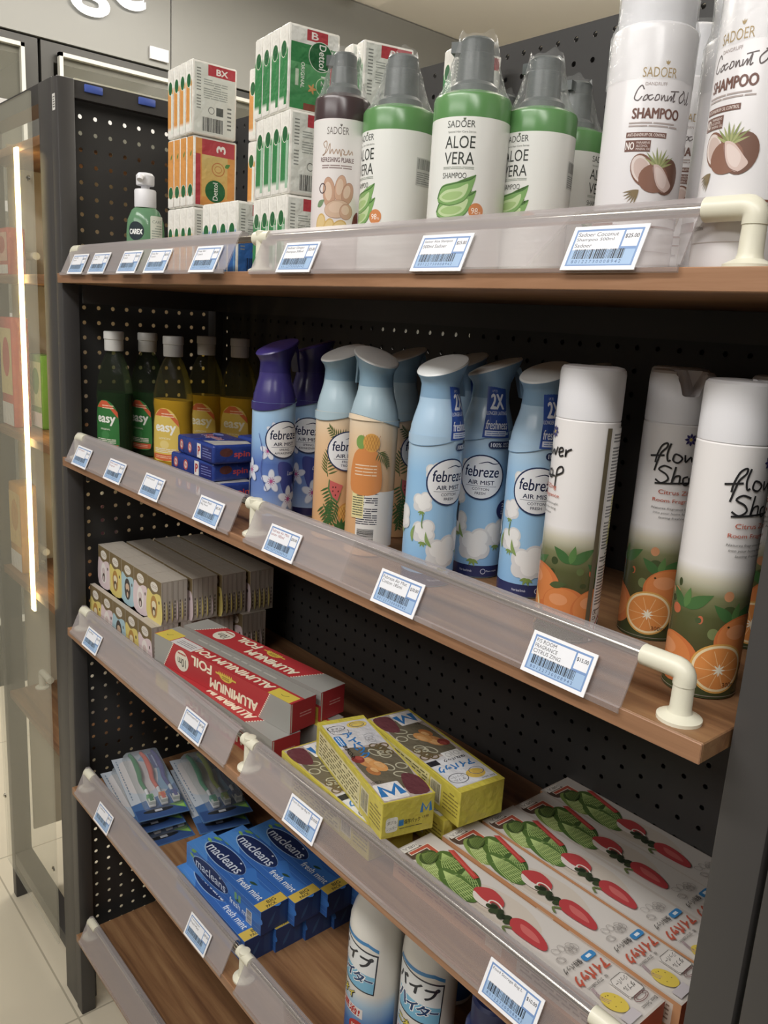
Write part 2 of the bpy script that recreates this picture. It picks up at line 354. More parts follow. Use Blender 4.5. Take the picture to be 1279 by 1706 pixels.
# ---------------------------------------------------------------- perforated panels with real holes
def holes(o, u, v, nu, nv, p, r, mu=.01, mv=.01):
    """sheet of nu x nv holes at pitch p; o = centre of hole (0, 0); plain margins mu, mv beyond the outer cells"""
    o, u, v = Vector(o), Vector(u), Vector(v); mb = MB(); h = p/2
    sq = [(h, 0), (h, h), (0, h), (-h, h), (-h, 0), (-h, -h), (0, -h), (h, -h)]; oc = [(r*cos(i*pi/4), r*sin(i*pi/4)) for i in range(8)]
    vs = []; fs = []
    for i in range(nu):
        for j in range(nv):
            c = o+u*(i*p)+v*(j*p); k = len(vs); vs += [tuple(c+u*a+v*b) for a, b in sq]+[tuple(c+u*a+v*b) for a, b in oc]
            fs += [(k+q, k+(q+1) % 8, k+8+(q+1) % 8, k+8+q) for q in range(8)]
    mb.add(vs, fs); x0, x1, y0, y1 = -h, (nu-1)*p+h, -h, (nv-1)*p+h
    for a, b, c, d in ((x0-mu, y0-mv, x0, y1+mv), (x1, y0-mv, x1+mu, y1+mv), (x0, y0-mv, x1, y0), (x0, y1, x1, y1+mv)):
        if c > a+1e-6 and d > b+1e-6: mb.add([tuple(o+u*s+v*t) for s, t in ((a, b), (c, b), (c, d), (a, d))], [(0, 1, 2, 3)])
    return mb
def thick(o, t=.0015): m = o.modifiers.new('thick', 'SOLIDIFY'); m.thickness = t; m.offset = 0; return o
L = 1.17; BLUEP = flat('blue_clip_plastic', '#4a68c8', .4)
unit = thing('display_shelf', 'dark metal shop shelving with five wooden shelves and perforated panels', 'shelf', (0, 0, 0))
MB().box(-.030, .008, .0, -.002, .036, 1.742, bev=.002).build('post', FRAME, unit); MB().box(-.030, .288, 0, -.002, .312, 1.742, bev=.002).build('post', FRAME, unit)
MB().box(1.172, .036, 0, 1.206, .070, 1.742, bev=.002).build('post', FRAME, unit); MB().box(1.172, .288, 0, 1.206, .312, 1.742, bev=.002).build('post', FRAME, unit)
for z in (1.716, .10): MB().box(-.024, .036, z, -.008, .288, z+.026).build('side_rail', FRAME, unit)
thick(holes((-.0285, .0533, 1.6939-.025*63), (0, 1, 0), (0, 0, 1), 10, 64, .025, .0036, .006, .011).build('side_panel', PEG, unit))
thick(holes((.0125, .305, 1.7150-.025*64), (1, 0, 0), (0, 0, 1), 46, 65, .025, .0030, .01, .0015).build('back_panel', PEG, unit))
MB().box(1.188, .07, .08, 1.192, .288, 1.72).build('end_panel', PEG, unit)
MB().box(-.0245, .038, 1.742, -.0075, .288, 1.7445).build('rail_highlight', CREAM, unit)  # pale strip paints the highlight along the side rail's top edge
for y in (.068, .158): MB().box(-.0085, -.015, -.006, -.0045, .015, .006, bev=.0019).build('shelf_clip', BLUEP, unit, (0, y, 1.733))
for x0, z0, x1, z1 in ((0, .1, 1.17, 1.372), (0, 1.407, 1.17, 1.722), (0, 1.372, .44, 1.407), (.625, 1.372, 1.17, 1.407)): MB().box(x0, .318, z0, x1, .321, z1).build('hole_light_block', PEG, unit)  # added sheets keep the peg holes dark; a gap leaves some lit
t = Art(); t.rect(-6, -12, 6, 12, '#e8e6e0'); t.lines(-4, -9, 4, 9, 5, '#555550', .5)
MB().art(t, plane((-.016, .0078, 1.705), (1, 0, 0), (0, 0, 1))).build('label_sticker', PRINT, unit)
def bracket(b, x, z, way):
    """cream pillar with a flange and an elbow or tee that holds the rail"""
    m = MB(); m.lathe([(.0155, 0), (.0155, .0025), (.0115, .0045), (.0085, .006), (.0075, .009), (.0072, .030)], 24)
    zc = .0365
    if way == 'tee': m.lathe([(.0072, .03), (.0078, .0435), (.006, .0445)], 24); m.tube([(-.012, 0, zc), (.018, 0, zc)], .0078, 20)
    else:
        s = 1 if way == 'end' else -1; pts = [(0, 0, .026), (0, 0, .030)]+[(-s*.007*(1-cos(a)), 0, .030+.0065*sin(a)) for a in (.3, .6, .9, 1.2, pi/2)]+[(-s*k, 0, zc) for k in (.014, .033)]
        m.tube(pts, .0078, 20)
    return m.build('guard_bracket', CREAM, b, (x, .021, z))
def fence(b, x0, x1, z, tilt=0):
    t_ = .0016; P = [(-.0035, -.0030), (-.0035, .0012), (-.0010, .0014), (.0165, .0405), (.0195, .0440), (.0250, .0436), (.0280, .0395)]
    Q = [(p[0]+(t_ if i < 6 else -t_), p[1]-t_*.4) for i, p in enumerate(P)]
    o = MB().extrude(P+Q[::-1], 0, x1-x0).build('guard_panel', ACRYL, b, (x0, 0, z))
    if tilt: o.rotation_euler = (0, 0, tilt)
    return o
def board(z, name='shelf_board'):
    b = MB().box(0, .002, z-.0148, L, .300, z, bev=.0008, seg=1).build(name, WOOD, unit)
    MB().box(0, 0, z-.0148, L, .0022, z, bev=.0006, seg=1).build('front_edging', EDGE, b)
    MB().box(.002, .286, z-.045, L-.002, .302, z-.015).box(-.001, .04, z-.045, .004, .286, z-.015).build('support_rail', FRAME, b)
    MB().tube([(.028, .021, z+.0365), (1.125, .021, z+.0365)], .0042, 14).build('guard_rail', CHROME, b)
    bracket(b, .021, z, 'start'); bracket(b, .585, z, 'tee'); bracket(b, 1.141, z, 'end'); return b
tilts = {ZA: -.02}
for z in (ZA, ZB, ZC, ZD, ZE):
    b = board(z); fence(b, .020, .562, z, tilts.get(z, 0)); fence(b, .597, 1.108, z)
# the next bay, seen only as a dark post and an edge
nb = thing('display_shelf', 'dark empty shelving bay beyond the charcoal post, only its frame showing', 'shelf', (1.21, 0, 0))
MB().box(0, .036, 0, .034, .07, 1.742, bev=.002).build('post', FRAME, nb); MB().box(.036, .05, .05, .6, .06, 1.3).build('panel', PEG, nb); MB().box(.05, .046, .4, .0515, .05, 1.2).build('panel_edge', CREAM, nb)
# ---------------------------------------------------------------- price tags on the guards
def price_tag(x, z, label, lines, price, dy=0, red=False):
    a = Art(); a.rect(-30, 0, 30, 33, '#f2f2f5'); a.rect(-27, 3, 27, 30.5, '#7297cc'); a.rect(-25.5, 4, 25.5, 15, '#9dbfe4'); a.rect(-25.5, 15, 12, 29, '#eceef4'); a.rect(13.5, 17, 25.5, 29, '#eceef4')
    a.bars(-23, 8.3, 18, 15.5, 34, '#2a3340', hash(label) % 50 if False else len(label)); a.text('8 0 1 2 2 7 3 0 0 0 8 9 4 2', -2.5, 6.2, 40, 2.4, '#2c4a86')
    for i, l in enumerate(lines): a.text(l, -24.5+min(33, 2.35*len(l))/2, 26.6-i*4.1, min(33, 2.35*len(l)), 3.0, '#9a3f4a' if red else '#3a3d44')
    a.text(price, 19.5, 24.5, 10.5, 3.4, '#3a3d44', 0, .012)
    o = MB().box(-.030, -.0004, 0, .030, .0004, .033, '#f2f2f5').art(a, plane((0, -.0004, 0), (1, 0, 0), (0, 0, 1))).build('price_tag', CARD)
    o.location = (x, -.0052+dy, z-.002); o.rotation_euler = (radians(-24), 0, 0); return tag(o, label, 'price tag', 'price tags on the shelf guards')
for x, l in ((.091, 'blurred price tag on the top shelf guard, nearest the side panel'), (.179, 'blurred price tag on the top shelf guard, second from the side panel'), (.29, 'price tag on the top shelf guard under the green hand wash'),
             (.38, 'price tag on the top shelf guard below the orange soap stack'), (.51, 'price tag on the top shelf guard below the blue soap bars')):
    o = price_tag(x, ZA, l, ['Soap Bar', '3 pack'], '$8.00', -tilts[ZA]*0)
    o.location.y += -.02*(x-.02)
price_tag(.683, ZA, 'price tag on the top shelf guard below the ginger shampoo', ['Sadoer Ginger', 'Shampoo 500ml'], '$25.00')
price_tag(.890, ZA, 'price tag on the top shelf guard below the aloe vera shampoo', ['Sadoer Aloe Shampoo', '500ml Sadoer'], '$25.00')
price_tag(1.048, ZA, 'price tag on the top shelf guard below the coconut oil shampoo', ['Sadoer Coconut', 'Shampoo 500ml', 'Sadoer'], '$25.00')
price_tag(.085, ZB, 'price tag under the dark green washing-up liquid', ['Dish Liquid'], '$6.00', 0, True); price_tag(.217, ZB, 'price tag on the second shelf between green and yellow bottles', ['Dish Liquid', 'Original'], '$6.00', 0, True)
price_tag(.344, ZB, 'price tag on the second shelf below the yellow washing-up liquid', ['Dish Liquid'], '$6.00'); price_tag(.506, ZB, 'price tag on the second shelf below the navy wrapped packs', ['Tissue Pack', '90g Pack'], '$5.00')
price_tag(.671, ZB, 'price tag on the second shelf below the lavender air freshener', ['Febreze Air Mist', 'Lenor 185ml'], '$30.00', 0, True); price_tag(.864, ZB, 'price tag on the second shelf below the cotton air fresheners', ['Febreze Air Mist', 'Cotton 185ml'], '$30.00')
price_tag(1.050, ZB, 'price tag reading room fragrance citrus zing for fifteen dollars', ['F/S ROOM', 'FRAGRANCE', 'CITRUS ZING'], '$15.00')
price_tag(.112, ZC, 'price tag on the third shelf below the mask packs', ['Face Mask'], '$5.00'); price_tag(.469, ZC, 'price tag on the third shelf below the aluminium foil', ['Aluminium Foil'], '$9.00')
price_tag(.730, ZC, 'price tag on the third shelf below the yellow bag boxes', ['Food Storage Bag M'], '$10.00'); price_tag(1.041, ZC, 'price tag on the third shelf below the cabbage picture boxes', ['Food Storage Bag L'], '$10.00')
price_tag(.146, ZD, 'price tag on the fourth shelf below the toothbrush packs', ['Toothbrush'], '$8.00'); price_tag(.489, ZD, 'price tag on the fourth shelf below the toothpaste', ['Toothpaste', 'Fresh Mint'], '$9.00')
# ---------------------------------------------------------------- neighbouring shelving, seen end-on behind a clear end panel
nx = thing('display_shelf', 'neighbouring shelving with a clear end panel, light strip and wooden shelves', 'shelf', (-.28, 0, 0))
for x0, x1 in ((.185, .248), (-.172, -.148)): MB().box(x0, .010, .0, x1, .05, 1.745, bev=.002).build('post', FRAME, nx)
for z in (1.715, .09): MB().box(-.172, .012, z, .248, .05, z+.03).build('side_rail', FRAME, nx)
MB().box(-.166, .06, .16, -.160, .60, 1.70).build('divider_panel', flat('beige_divider', '#cfc5ab', .6), nx)
MB().box(-.158, .016, 1.655, .18, .60, 1.670, bev=.001).build('top_board', WOOD, nx)
gp = MB().box(-.175, .001, .095, .168, .005, 1.735).build('end_glass', GLASS, nx)
for x in (-.165, .158):
    for z in (.27, 1.6):
        s = MB().lathe([(.005, 0), (.005, .003), (.002, .005)], 14).build('screw', CHROME, gp); s.rotation_euler = (pi/2, 0, 0); s.location = (x, .001, z)
for z in (ZA, ZB, ZC, ZD+.02):
    b = MB().box(-.15, .016, z-.016, .18, .60, z, bev=.001).build('shelf_board', WOOD, nx)
    m = MB(); m.lathe([(.015, 0), (.015, .003), (.007, .006), (.007, .03)], 20); m.tube([(0, 0, .026), (0, 0, .034), (.002, 0, .038), (.006, .0, .04), (.06, 0, .04)], .0075, 16)
    m.build('guard_bracket', CREAM, b, (-.125, .08, z))
MB().box(.057, .0075, .80, .074, .0115, 1.66).build('light_strip', LED, nx)
def neighbour(name, x, y, z, w, d, h, c1, c2, label, cat):
    a = Art(); a.rect(2, h*300, w*1000-2, h*900, c2, 3); a.ell(w*500, h*640, w*300, h*180, c1); a.rect(2, 3, w*1000-2, h*220, '#e8e4d8')
    t = thing(name, label, cat, (x, y, z)); MB().box(-w/2, -d/2, 0, w/2, d/2, h, c1, bev=.004).art(a, face('front', w, d, h)).build('wrapper', FILM, t); return t
neighbour('snack_box', -.388, .045, ZA, .075, .035, .09, '#c8402c', '#e8b090', 'red and white snack box on the upper shelf behind the clear panel', 'box')
neighbour('snack_bag', -.388, .045, ZB, .075, .035, .22, '#d8503a', '#e8d080', 'red and yellow snack bag on the middle shelf behind the clear panel', 'bag')
neighbour('snack_bag', -.345, .085, ZB, .07, .03, .15, '#6a9a3a', '#c8d890', 'green snack bag on the middle shelf behind the clear panel', 'bag')
neighbour('snack_pouch', -.375, .045, ZC, .075, .035, .19, '#d89a2a', '#e8c060', 'amber snack pouch on the lower shelf behind the clear panel', 'bag')
neighbour('snack_box', -.25, .14, ZD+.02, .12, .06, .10, '#e0d8c4', '#d8b878', 'cream snack box on the lowest shelf behind the clear panel', 'box')
jar = thing('glass_bottle', 'ribbed clear glass bottle behind the clear end panel', 'bottle', (-.165, .14, ZB))
MB().lathe([(.024, 0), (.026, .006), (.023, .012), (.026, .02), (.023, .028), (.026, .036), (.023, .044), (.026, .052), (.023, .06), (.024, .075), (.012, .10), (.011, .16), (.015, .165), (.015, .19)], 28).build('glass', PET, jar)
jar2 = thing('drink_bottle', 'plum coloured drink bottle standing behind the clear end panel', 'bottle', (-.17, .14, ZC))
MB().lathe([(.026, 0), (.028, .005), (.028, .12), (.022, .15), (.011, .18), (.011, .2)], 28).build('body', flat('plum_drink', '#6a4650', .2), jar2); MB().lathe([(.0125, .195), (.0125, .215), (.011, .217)], 20).build('lid', LIDP, jar2)
# ---------------------------------------------------------------- top shelf: shampoo bottles
def crown(a, x, y, k, col):
    for d in (-30, 0, 30): a.leaf(x, y, 3.2*k, 1.1*k, 90+d, col)
def wrap_cone(m, z0, z1, R0, R1, n=40, seed=1, tilt=0):
    rn = random.Random(seed); rings = []
    for i in range(8):
        t = i/7; r = R0+(R1-R0)*(t**.62); ph = rn.uniform(0, 6)
        rings.append([((r*(1+.05*t*sin(5*a+ph)))*cos(a)+tilt*t*.012, (r*(1-.25*t)*(1+.05*t*cos(4*a+ph)))*sin(a), z0+(z1-z0)*t+(.0022*sin(3*a+seed)+.0012*sin(7*a) if i == 7 else 0)) for a in [2*pi*j/n for j in range(n)]])
    m.rings(rings, (1, 1, 1), 0, False, False); return m
def aloe_slice(a, x, y, k, rot=0):
    a.at(x, y, k, rot); a.blob([(-17, -2), (-12, 8), (0, 10), (14, 11), (20, 15), (16, 3), (9, -6), (-4, -9), (-13, -7)], '#7fb060'); a.blob([(-15, -1), (-8, 4), (4, 5), (13, 8), (10, -1), (3, -5), (-8, -6)], '#c3dba0')
    a.blob([(-12, -1), (-5, 2), (5, 2), (8, 0), (2, -4), (-7, -4)], '#a5c87c'); a.line([(-17, -2), (-12, 7), (0, 9), (14, 11), (20, 15)], 1.2, '#4c7a3c', 4); a.line([(-16, -5), (-4, -9), (9, -6), (16, 3)], .8, '#5d8a45', 4); a.at()
def shampoo(kind):
    R = .0345; m = MB()
    if kind == 'aloe': band, body = '#5a9450', '#eef0ea'
    else: band, body = '#4a3a3c', '#ece6e4'
    zb, dz = (.1300, -.0085) if kind == 'aloe' else (.1385, 0)
    m.lathe([(R-.003, 0), (R-.0006, .002), (R, .006), (R, zb)], 56, body, 0, cap1=False); m.lathe([(R, zb), (R, .1555+dz), (R-.001, .158+dz), (R-.006, .161+dz), (.016, .165+dz)], 56, band, 0, cap0=False)
    a = Art()
    if kind == 'aloe':
        crown(a, 3, 126.8, .8, '#5b6a4a'); a.text('SADOER', 0, 124, 25, 5.6, '#4b4f4a'); a.text('Special Hair Care Series', 1, 117.6, 25, 2, '#7a7f78'); a.text('ALOE', 0, 109.5, 27, 10, '#3c413c'); a.text('VERA', 0, 96.5, 27, 10, '#3c413c')
        a.lines(-14, 87.5, 14, 90, 2, '#a9b2a6', .5); a.text('SHAMPOO', -3, 82.5, 22, 4.6, '#4b4f4a'); aloe_slice(a, -2, 55, 1.0, 2); aloe_slice(a, -2, 67, .98, 5); a.ell(18.5, 54, 6.6, None, '#dd8a4a'); a.text('98', 17.3, 54, 6, 5, '#fff4e8'); a.text('%', 22, 52.5, 2, 2, '#fff4e8')
        a.rect(56, 84, 76, 108, '#c9cbc6'); a.lines(57, 85, 75, 96, 6, '#8b8f8b', .5, 4); a.bars(57, 98, 75, 107, 22, '#70746f')
    else:
        a.grad(-40, 6, 40, 137, [(0, '#e0d4d0'), (.5, '#ece4e2'), (1, '#e9e8e4')]); a.text('SADOER', 0, 128, 27, 6.4, '#6d6660'); crown(a, 4, 131.5, .9, '#6d6660'); a.at(0, 5)
        a.line([(-15, 108), (-18, 112), (-14, 114), (-13, 110), (-16, 103), (-19, 102), (-13, 105), (-9, 112), (-9, 103), (-6, 107), (-4, 103), (-1, 107), (1, 103), (3, 107), (5, 101), (6, 107), (9, 105), (8, 103), (12, 103), (14, 107), (15, 103), (18, 106), (19, 103)], 1.1, '#b59a83', 4)
        a.text('REFRESHING PLIABLE', 0, 98, 42, 4, '#6b4a48', 0, .02); a.lines(-19, 90, 19, 94, 2, '#9c8884', .5); a.at(0, 12)
        for x, y, rx, ry, r, c in ((-8, 62, 8, 14, 10, '#cda184'), (6, 66, 7, 12, -10, '#d6ab8d'), (15, 62, 7, 10, -20, '#c99c80'), (3, 48, 16, 8, 5, '#d9b89c'), (14, 46, 8, 7, 0, '#cfa68a')): a.ell(x, y, rx, ry, c, r); a.ell(x-1, y+1.5, rx*.6, ry*.6, '#e2c4aa', r); a.ring(x, y, rx, ry, .4, '#a87c62', r)
        for x, y, r in ((-18, 34, 20), (-7, 30, 8), (6, 31, -35)): a.ell(x, y, 10, 7, '#d9b25e', 60+r); a.ell(x, y, 8.6, 5.8, '#e6c885', 60+r)
        a.leaf(-24, 50, 12, 6, 30, '#7c9a70'); a.ring(-17, 66, 4.2, 4.2, 1, '#59464a'); a.blob([(22, 28), (30, 28), (30, 46), (24, 42)], '#7a3a34'); a.at()
    m.art(a, cyl(R))
    t = thing('shampoo_bottle', 'x y z w', 'shampoo bottle'); m.build('body', CANM, t)
    p = MB().lathe([(.021, .158+dz), (.021, .168+dz), (.0165, .172+dz), (.0155, .186), (.0145, .1865), (.0145, .197), (.013, .199)], 32)
    n = p.rings([[(x, y, z) for y, z in ((-.006, .188), (.006, .188), (.006, .197), (-.006, .197))] for x in (-.012, -.022)], (1, 1, 1), 0)
    p.build('pump', GREYP, t); wrap_cone(MB(), .158+dz, .2025, R-.001, .0165, 40, 3 if kind == 'aloe' else 8).build('shrink_wrap', WRAP, t); return t
aloe = shampoo('aloe')
def put(o, x, y, z, deg, label, group=None, sc=1, first=False):
    if first:
        o.location = (x, y, z); o.rotation_euler = (0, 0, toward(x, y, deg)); o['label'] = label; o.scale = (sc,)*3
        if group: o['group'] = group
        return o
    return dup(o, (x, y, z), toward(x, y, deg), label, group, sc)
GA = 'shampoo bottles on the top shelf'
put(aloe, .838, .077, ZA, -15, 'foremost aloe vera shampoo bottle with peaked clear wrap, fully facing out', GA, 1.0, True)
put(aloe, .703, .108, ZA, -62, 'aloe vera shampoo turned to its blank back, beside the ginger shampoo', GA, 1.09)
put(aloe, .872, .130, ZA, -36, 'aloe vera shampoo partly behind the foremost aloe bottle, nozzle showing', GA, .955)
put(aloe, .842, .215, ZA, 60, 'aloe vera shampoo at the back beside the tall coconut bottle', GA, .97)
put(aloe, .735, .225, ZA, 90, 'aloe vera shampoo at the back between two front bottles, only its top showing', GA, 1.0)
gin = shampoo('ginger'); put(gin, .645, .078, ZA, -8, 'ginger shampoo bottle with dark band and ginger root picture', GA, 1.1, True)
gin.scale = (.86, .86, 1.12)
def coconut():
    R = .034; m = MB().lathe([(R-.003, 0), (R-.0006, .002), (R, .006), (R, .186), (R-.001, .190), (R-.004, .1925)], 56, '#eceaec', 0)
    a = Art(); g = '#b89a5a'; b = '#7d5a50'
    crown(a, 5, 160, 1.1, g); a.text('SADOER', 0, 154.5, 27, 7.2, g)
    a.text('DANDRUFF', -2, 146, 17, 2.4, '#b9aaa6'); c = '#6a6060'
    a.at(-19, 133); a.line([(8, 9), (6, 12), (3, 9), (1, 3), (4, 1), (7, 4)], .9, c, 5); a.line([(9, 4), (8, 1), (11, 2), (11, 5), (9, 4)], .8, c, 5); a.line([(15, 5), (12, 4), (13, 1), (16, 3)], .8, c, 5); a.line([(18, 5), (17, 1), (20, 2), (20, 5), (18, 5)], .8, c, 5)
    a.line([(22, 5), (22, 1), (24, 5), (25, 1), (27, 2)], .8, c, 5); a.line([(27, 5), (27, 1), (30, 5), (30, 1), (33, 8), (32, 1), (34, 2)], .8, c, 5); a.line([(29, 8), (37, 9)], .7, c)
    a.line([(42, 9), (38, 5), (39, 1), (43, 4), (43, 9), (41, 10)], .9, c, 5); a.line([(45, 5), (45, 1), (47, 3), (49, 11), (48, 4), (48, 1), (50, 3)], .8, c, 5); a.at()
    a.text('SHAMPOO', 1, 124.5, 38, 7.6, b, 0, .035); a.lines(-20, 114, 20, 118.5, 2, '#b9aca8', .5, 5); a.rect(-21, 106.5, 11, 110.5, b); a.text('ANTI-DANDRUFF OIL CONTROL', -5, 108.5, 30, 2.2, '#eee2dc', 0, .01)
    a.rect(-21, 96, -1, 104.5, b); a.text('NO', -17, 100.2, 6.5, 5.6, '#f2ebe6', 0, .02); a.text('PARABENS', -7, 102.6, 10, 1.7, '#eee2dc'); a.text('ALCOHOL', -7.6, 100.2, 9, 1.7, '#eee2dc'); a.text('MINERAL OIL', -6.6, 97.8, 11, 1.7, '#eee2dc')
    # coconuts
    for k in range(6): a.leaf(-6, 67, 13, 1.4, 190+k*13, '#8c7a58')
    a.ell(-5, 82, 9, 13, '#8a6250', 25); a.ell(-6, 82.5, 7.4, 11.2, '#e6d8d2', 25); a.ell(-5.4, 82, 6, 9.6, '#d5bdb4', 25)
    a.ell(16, 78, 11, 14, '#7c5a4c', -12); a.ell(5, 76, 12.5, 11, '#946a58', 0)
    for k in range(9): a.leaf(7, 84, 14+2*(k % 2), 1.8, 20+k*16, '#8f9a5c' if k % 2 else '#a9ae72')
    a.blob([(3, 86), (10, 85), (18, 76), (21, 71), (15, 66), (9, 69), (5, 76)], '#dcc3ba'); a.blob([(5, 84), (10, 83), (16, 76), (14, 69), (8, 73)], '#e8d5ce'); a.line([(3, 86), (5, 76), (9, 69), (15, 66)], .5, '#8d6a60', 4)
    a.rect(-106.5, 46.5, 106.5, 48, '#8a5a4a'); a.rect(-106.5, 40, -24, 46.5, '#8a5a4a'); a.rect(38, 40, 106.5, 62, '#8a5a4a'); a.rect(-24, 38.5, 38, 40, '#8a5a4a')
    a.text('NET:500ml', -13, 30, 15, 3, '#7a6a66'); a.line([(-22, 20), (30, 20)], .4, '#cfc4c0'); a.lines(40, 44, 70, 60, 4, '#d8c0b4', .4)
    m.art(a, cyl(R)); t = thing('shampoo_bottle', 'x y z w', 'shampoo bottle'); m.build('body', CANM, t)
    MB().lathe([(.0295, .190), (.030, .1925), (.030, .236), (.027, .2385)], 48).build('cap', WHITEP, t)
    w = MB(); n = 48; rn = random.Random(4)
    w.rings([[((r+.0006*sin(9*q+z*300))*cos(q), (r+.0006*cos(7*q+z*200))*sin(q), z) for q in [2*pi*j/n for j in range(n)]] for r, z in ((R+.0006, .15), (R+.0008, .188), (.0312, .199), (.0318, .232), (.030, .241))], (1, 1, 1), 0, False, False)
    w.build('shrink_wrap', WRAP, t); return t
co = coconut(); put(co, 1.010, .088, ZA, 12, 'white coconut oil shampoo bottle standing next to the aloe bottles', GA, .9, True)
put(co, 1.113, .060, ZA, -40, 'white coconut oil shampoo bottle behind the cream rail elbow', GA, .9)
put(co, 1.052, .146, ZA, 5, 'white coconut oil shampoo bottle tucked between the two front coconut bottles', GA, .9)
put(co, .965, .215, ZA, 20, 'white coconut oil shampoo bottle at the back against the pegboard', GA, .9)
# ---------------------------------------------------------------- hand wash
hw = thing('hand_wash_bottle', 'small green hand wash bottle with white pump cap beside the orange soaps', 'hand wash', (.196, .062, ZA), toward(.2, .06, -18))
a = Art(); a.ell(-8, 62, 13, 13, '#2f3c42'); a.text('CAREX', -8, 61, 21, 7, '#f4f8f4', 0, .05); a.rect(14, 40, 36, 84, '#dfe3d4', 2); a.text('CARE', 25, 76, 16, 4, '#7a8a7a'); a.lines(16, 44, 34, 72, 8, '#9aa89a', .4)
MB().lathe([(.024, 0), (.0268, .003), (.0275, .012), (.0275, .062), (.026, .078), (.020, .092), (.013, .098)], 44, sy=.8).build('body', liquid('green_soap', '#7fb98a', .15), hw)
MB().art(a, cyl(.0275, 1, .8)).build('label', PRINT, hw)
MB().lathe([(.0150, .096), (.0155, .098), (.0155, .119), (.0145, .121), (.006, .122), (.006, .128)], 32).build('collar', WHITEP, hw)
MB().lathe([(.0125, .127), (.0130, .129), (.0130, .140), (.010, .1435), (.004, .1445)], 28).tube([(0, -.008, .137), (0, -.020, .136), (0, -.024, .131)], .0042, 12).build('pump_head', WHITEP, hw)
dup(hw, (.150, .150, ZA), 1.6, 'small green hand wash bottle behind the front one, mostly hidden')
# ---------------------------------------------------------------- soap bars, standing on end, spine towards the aisle
def soap(c1, c2, accent, style, th=.0185, name='orange'):
    T, Dp, H = th*1000, 64, 88; m = MB().box(-th/2, -.032, 0, th/2, .032, .088, '#f1efe6', bev=.0025, seg=2)
    sp = Art(); w = T-3
    sp.grad(1.5, 2, w+1.5, 86, [(0, '#f1efe6'), (.1, '#f1efe6'), (.16, c1), (.62, c1), (.7, c2), (.74, '#f1efe6'), (1, '#f1efe6')] if style else [(0, c1), (.2, c1), (.88, c1), (1, c1)])
    if style == 3: sp.grad(1.5, 2, w+1.5, 86, [(0, c1), (.52, c1), (.60, c2), (.64, '#f1efe6'), (1, '#f1efe6')]); sp.ell(w*.5+1, 54, w*.36, 8.5, accent); sp.ring(w*.5+1, 54, w*.36, 8.5, .7, '#e8e8d8'); sp.rect(w*.8, 4, w, 50, c2)
    elif style == 0: sp.leaf(w*.6, 62, 9, 3, 60, '#4f8a3a'); sp.rect(1.5, 2, w+1.5, 14, '#f1efe6'); sp.ell(w*.55+1, 20, w*.42, 8, accent); sp.ring(w*.55+1, 20, w*.42, 8, .7, '#e8e8d8')
    else: sp.ell(w*.5+1, 63, w*.36, 8.5, accent); sp.ring(w*.5+1, 63, w*.36, 8.5, .7, '#e8e8d8'); sp.rect(w*.72, 6, w+1, 56, ('#a5cbae' if name == 'green' else '#e6ece0') if style == 1 else c1)
    m.art(sp, face('front', th, .064, .088))
    f = Art()
    if style == 0:      # printed front turned outwards
        f.rect(3, 3, 61, 85, c1); f.grad(12, 14, 50, 70, [(0, '#e0b04a'), (1, '#d8c070')]); f.rect(12, 66, 60, 85, '#c23a45'); f.text('3', 40, 75, 8, 13, '#f5eee8', 90, .04); f.rect(3, 3, 10, 66, '#c23a45')
        f.ell(32, 22, 15, 14, accent); f.text('Dettol', 32, 22, 22, 7, '#f4f6ee', 90, .01); f.ring(36, 50, 9, 8, 1.2, '#c87a3a'); f.ring(36, 50, 5, 4, .8, '#c87a3a'); f.leaf(46, 54, 9, 5, 30, '#4f8a3a')
    elif style in (1, 3):    # back of the wrapper
        f.rect(3, 3, 61, 85, '#dfe3da'); (style == 3) and f.rect(3, 3, 61, 46, c1); f.rect(22, 72, 61, 85, '#c23a45'); f.text('BX', 42, 78, 16, 7, '#f5eee8', 0, .05); f.lines(6, 30, 12, 80, 14, '#8a8f88', .4, 2, 1); f.lines(16, 44, 50, 68, 9, '#a3aaa2', .45, 3); f.bars(14, 5, 44, 22, 26); f.rect(34, 26, 44, 36, '#5a5f5a'); f.ring(27, 31, 4, 4, .8, '#6a6f6a'); f.lines(50, 10, 56, 40, 6, '#7a807a', .4, 6, 1)
    else:               # front, logo reading downwards
        f.rect(3, 3, 61, 85, c1); f.grad(3, 3, 61, 50, [(0, c1), (1, c2)]); f.rect(3, 70, 61, 85, '#eff0ea'); f.rect(22, 74, 48, 85, '#c23a45'); f.text('B', 32, 79.5, 8, 7, '#f5eee8', 0, .03); f.ell(40, 60, 15, 15, accent); f.ring(40, 60, 15, 15, .8, '#dfe8d8')
        f.text('Dettol', 42, 60, 25, 8.5, '#f4f6ee', -90, .01); f.text('ORIGINAL', 18, 38, 26, 4.5, '#eef3ea', -90, .015); f.lines(9, 14, 13, 56, 1, '#cfe0c8', .4); f.text('12', 44, 36, 10, 6, '#eef3ea', -90, .01); f.ring(44, 30, 9, 9, .7, '#cfe8c0')
        for k in range(5): f.leaf(30, 26, 6, 2.6, 72*k, '#e0a35a')
        f.rect(20, 3, 48, 10, '#8a4a3a'); f.rect(52, 12, 60, 52, '#c23a45')
    m.art(f, face('right', th, .064, .088)); b = Art()
    b.rect(2, 3, T-2, 61, '#eceae2'); m.art(b, face('top', th, .064, .088))
    t = thing('soap_bar', 'x y z w', 'soap'); m.build('wrapper', FILM, t); return t
OC, OY = '#e39a3e', '#e7b04e'; GC, GL = '#2f8a4a', '#58a868'; BC, BL = '#2c6cb8', '#5a98d0'; DG = '#1f6a3a'
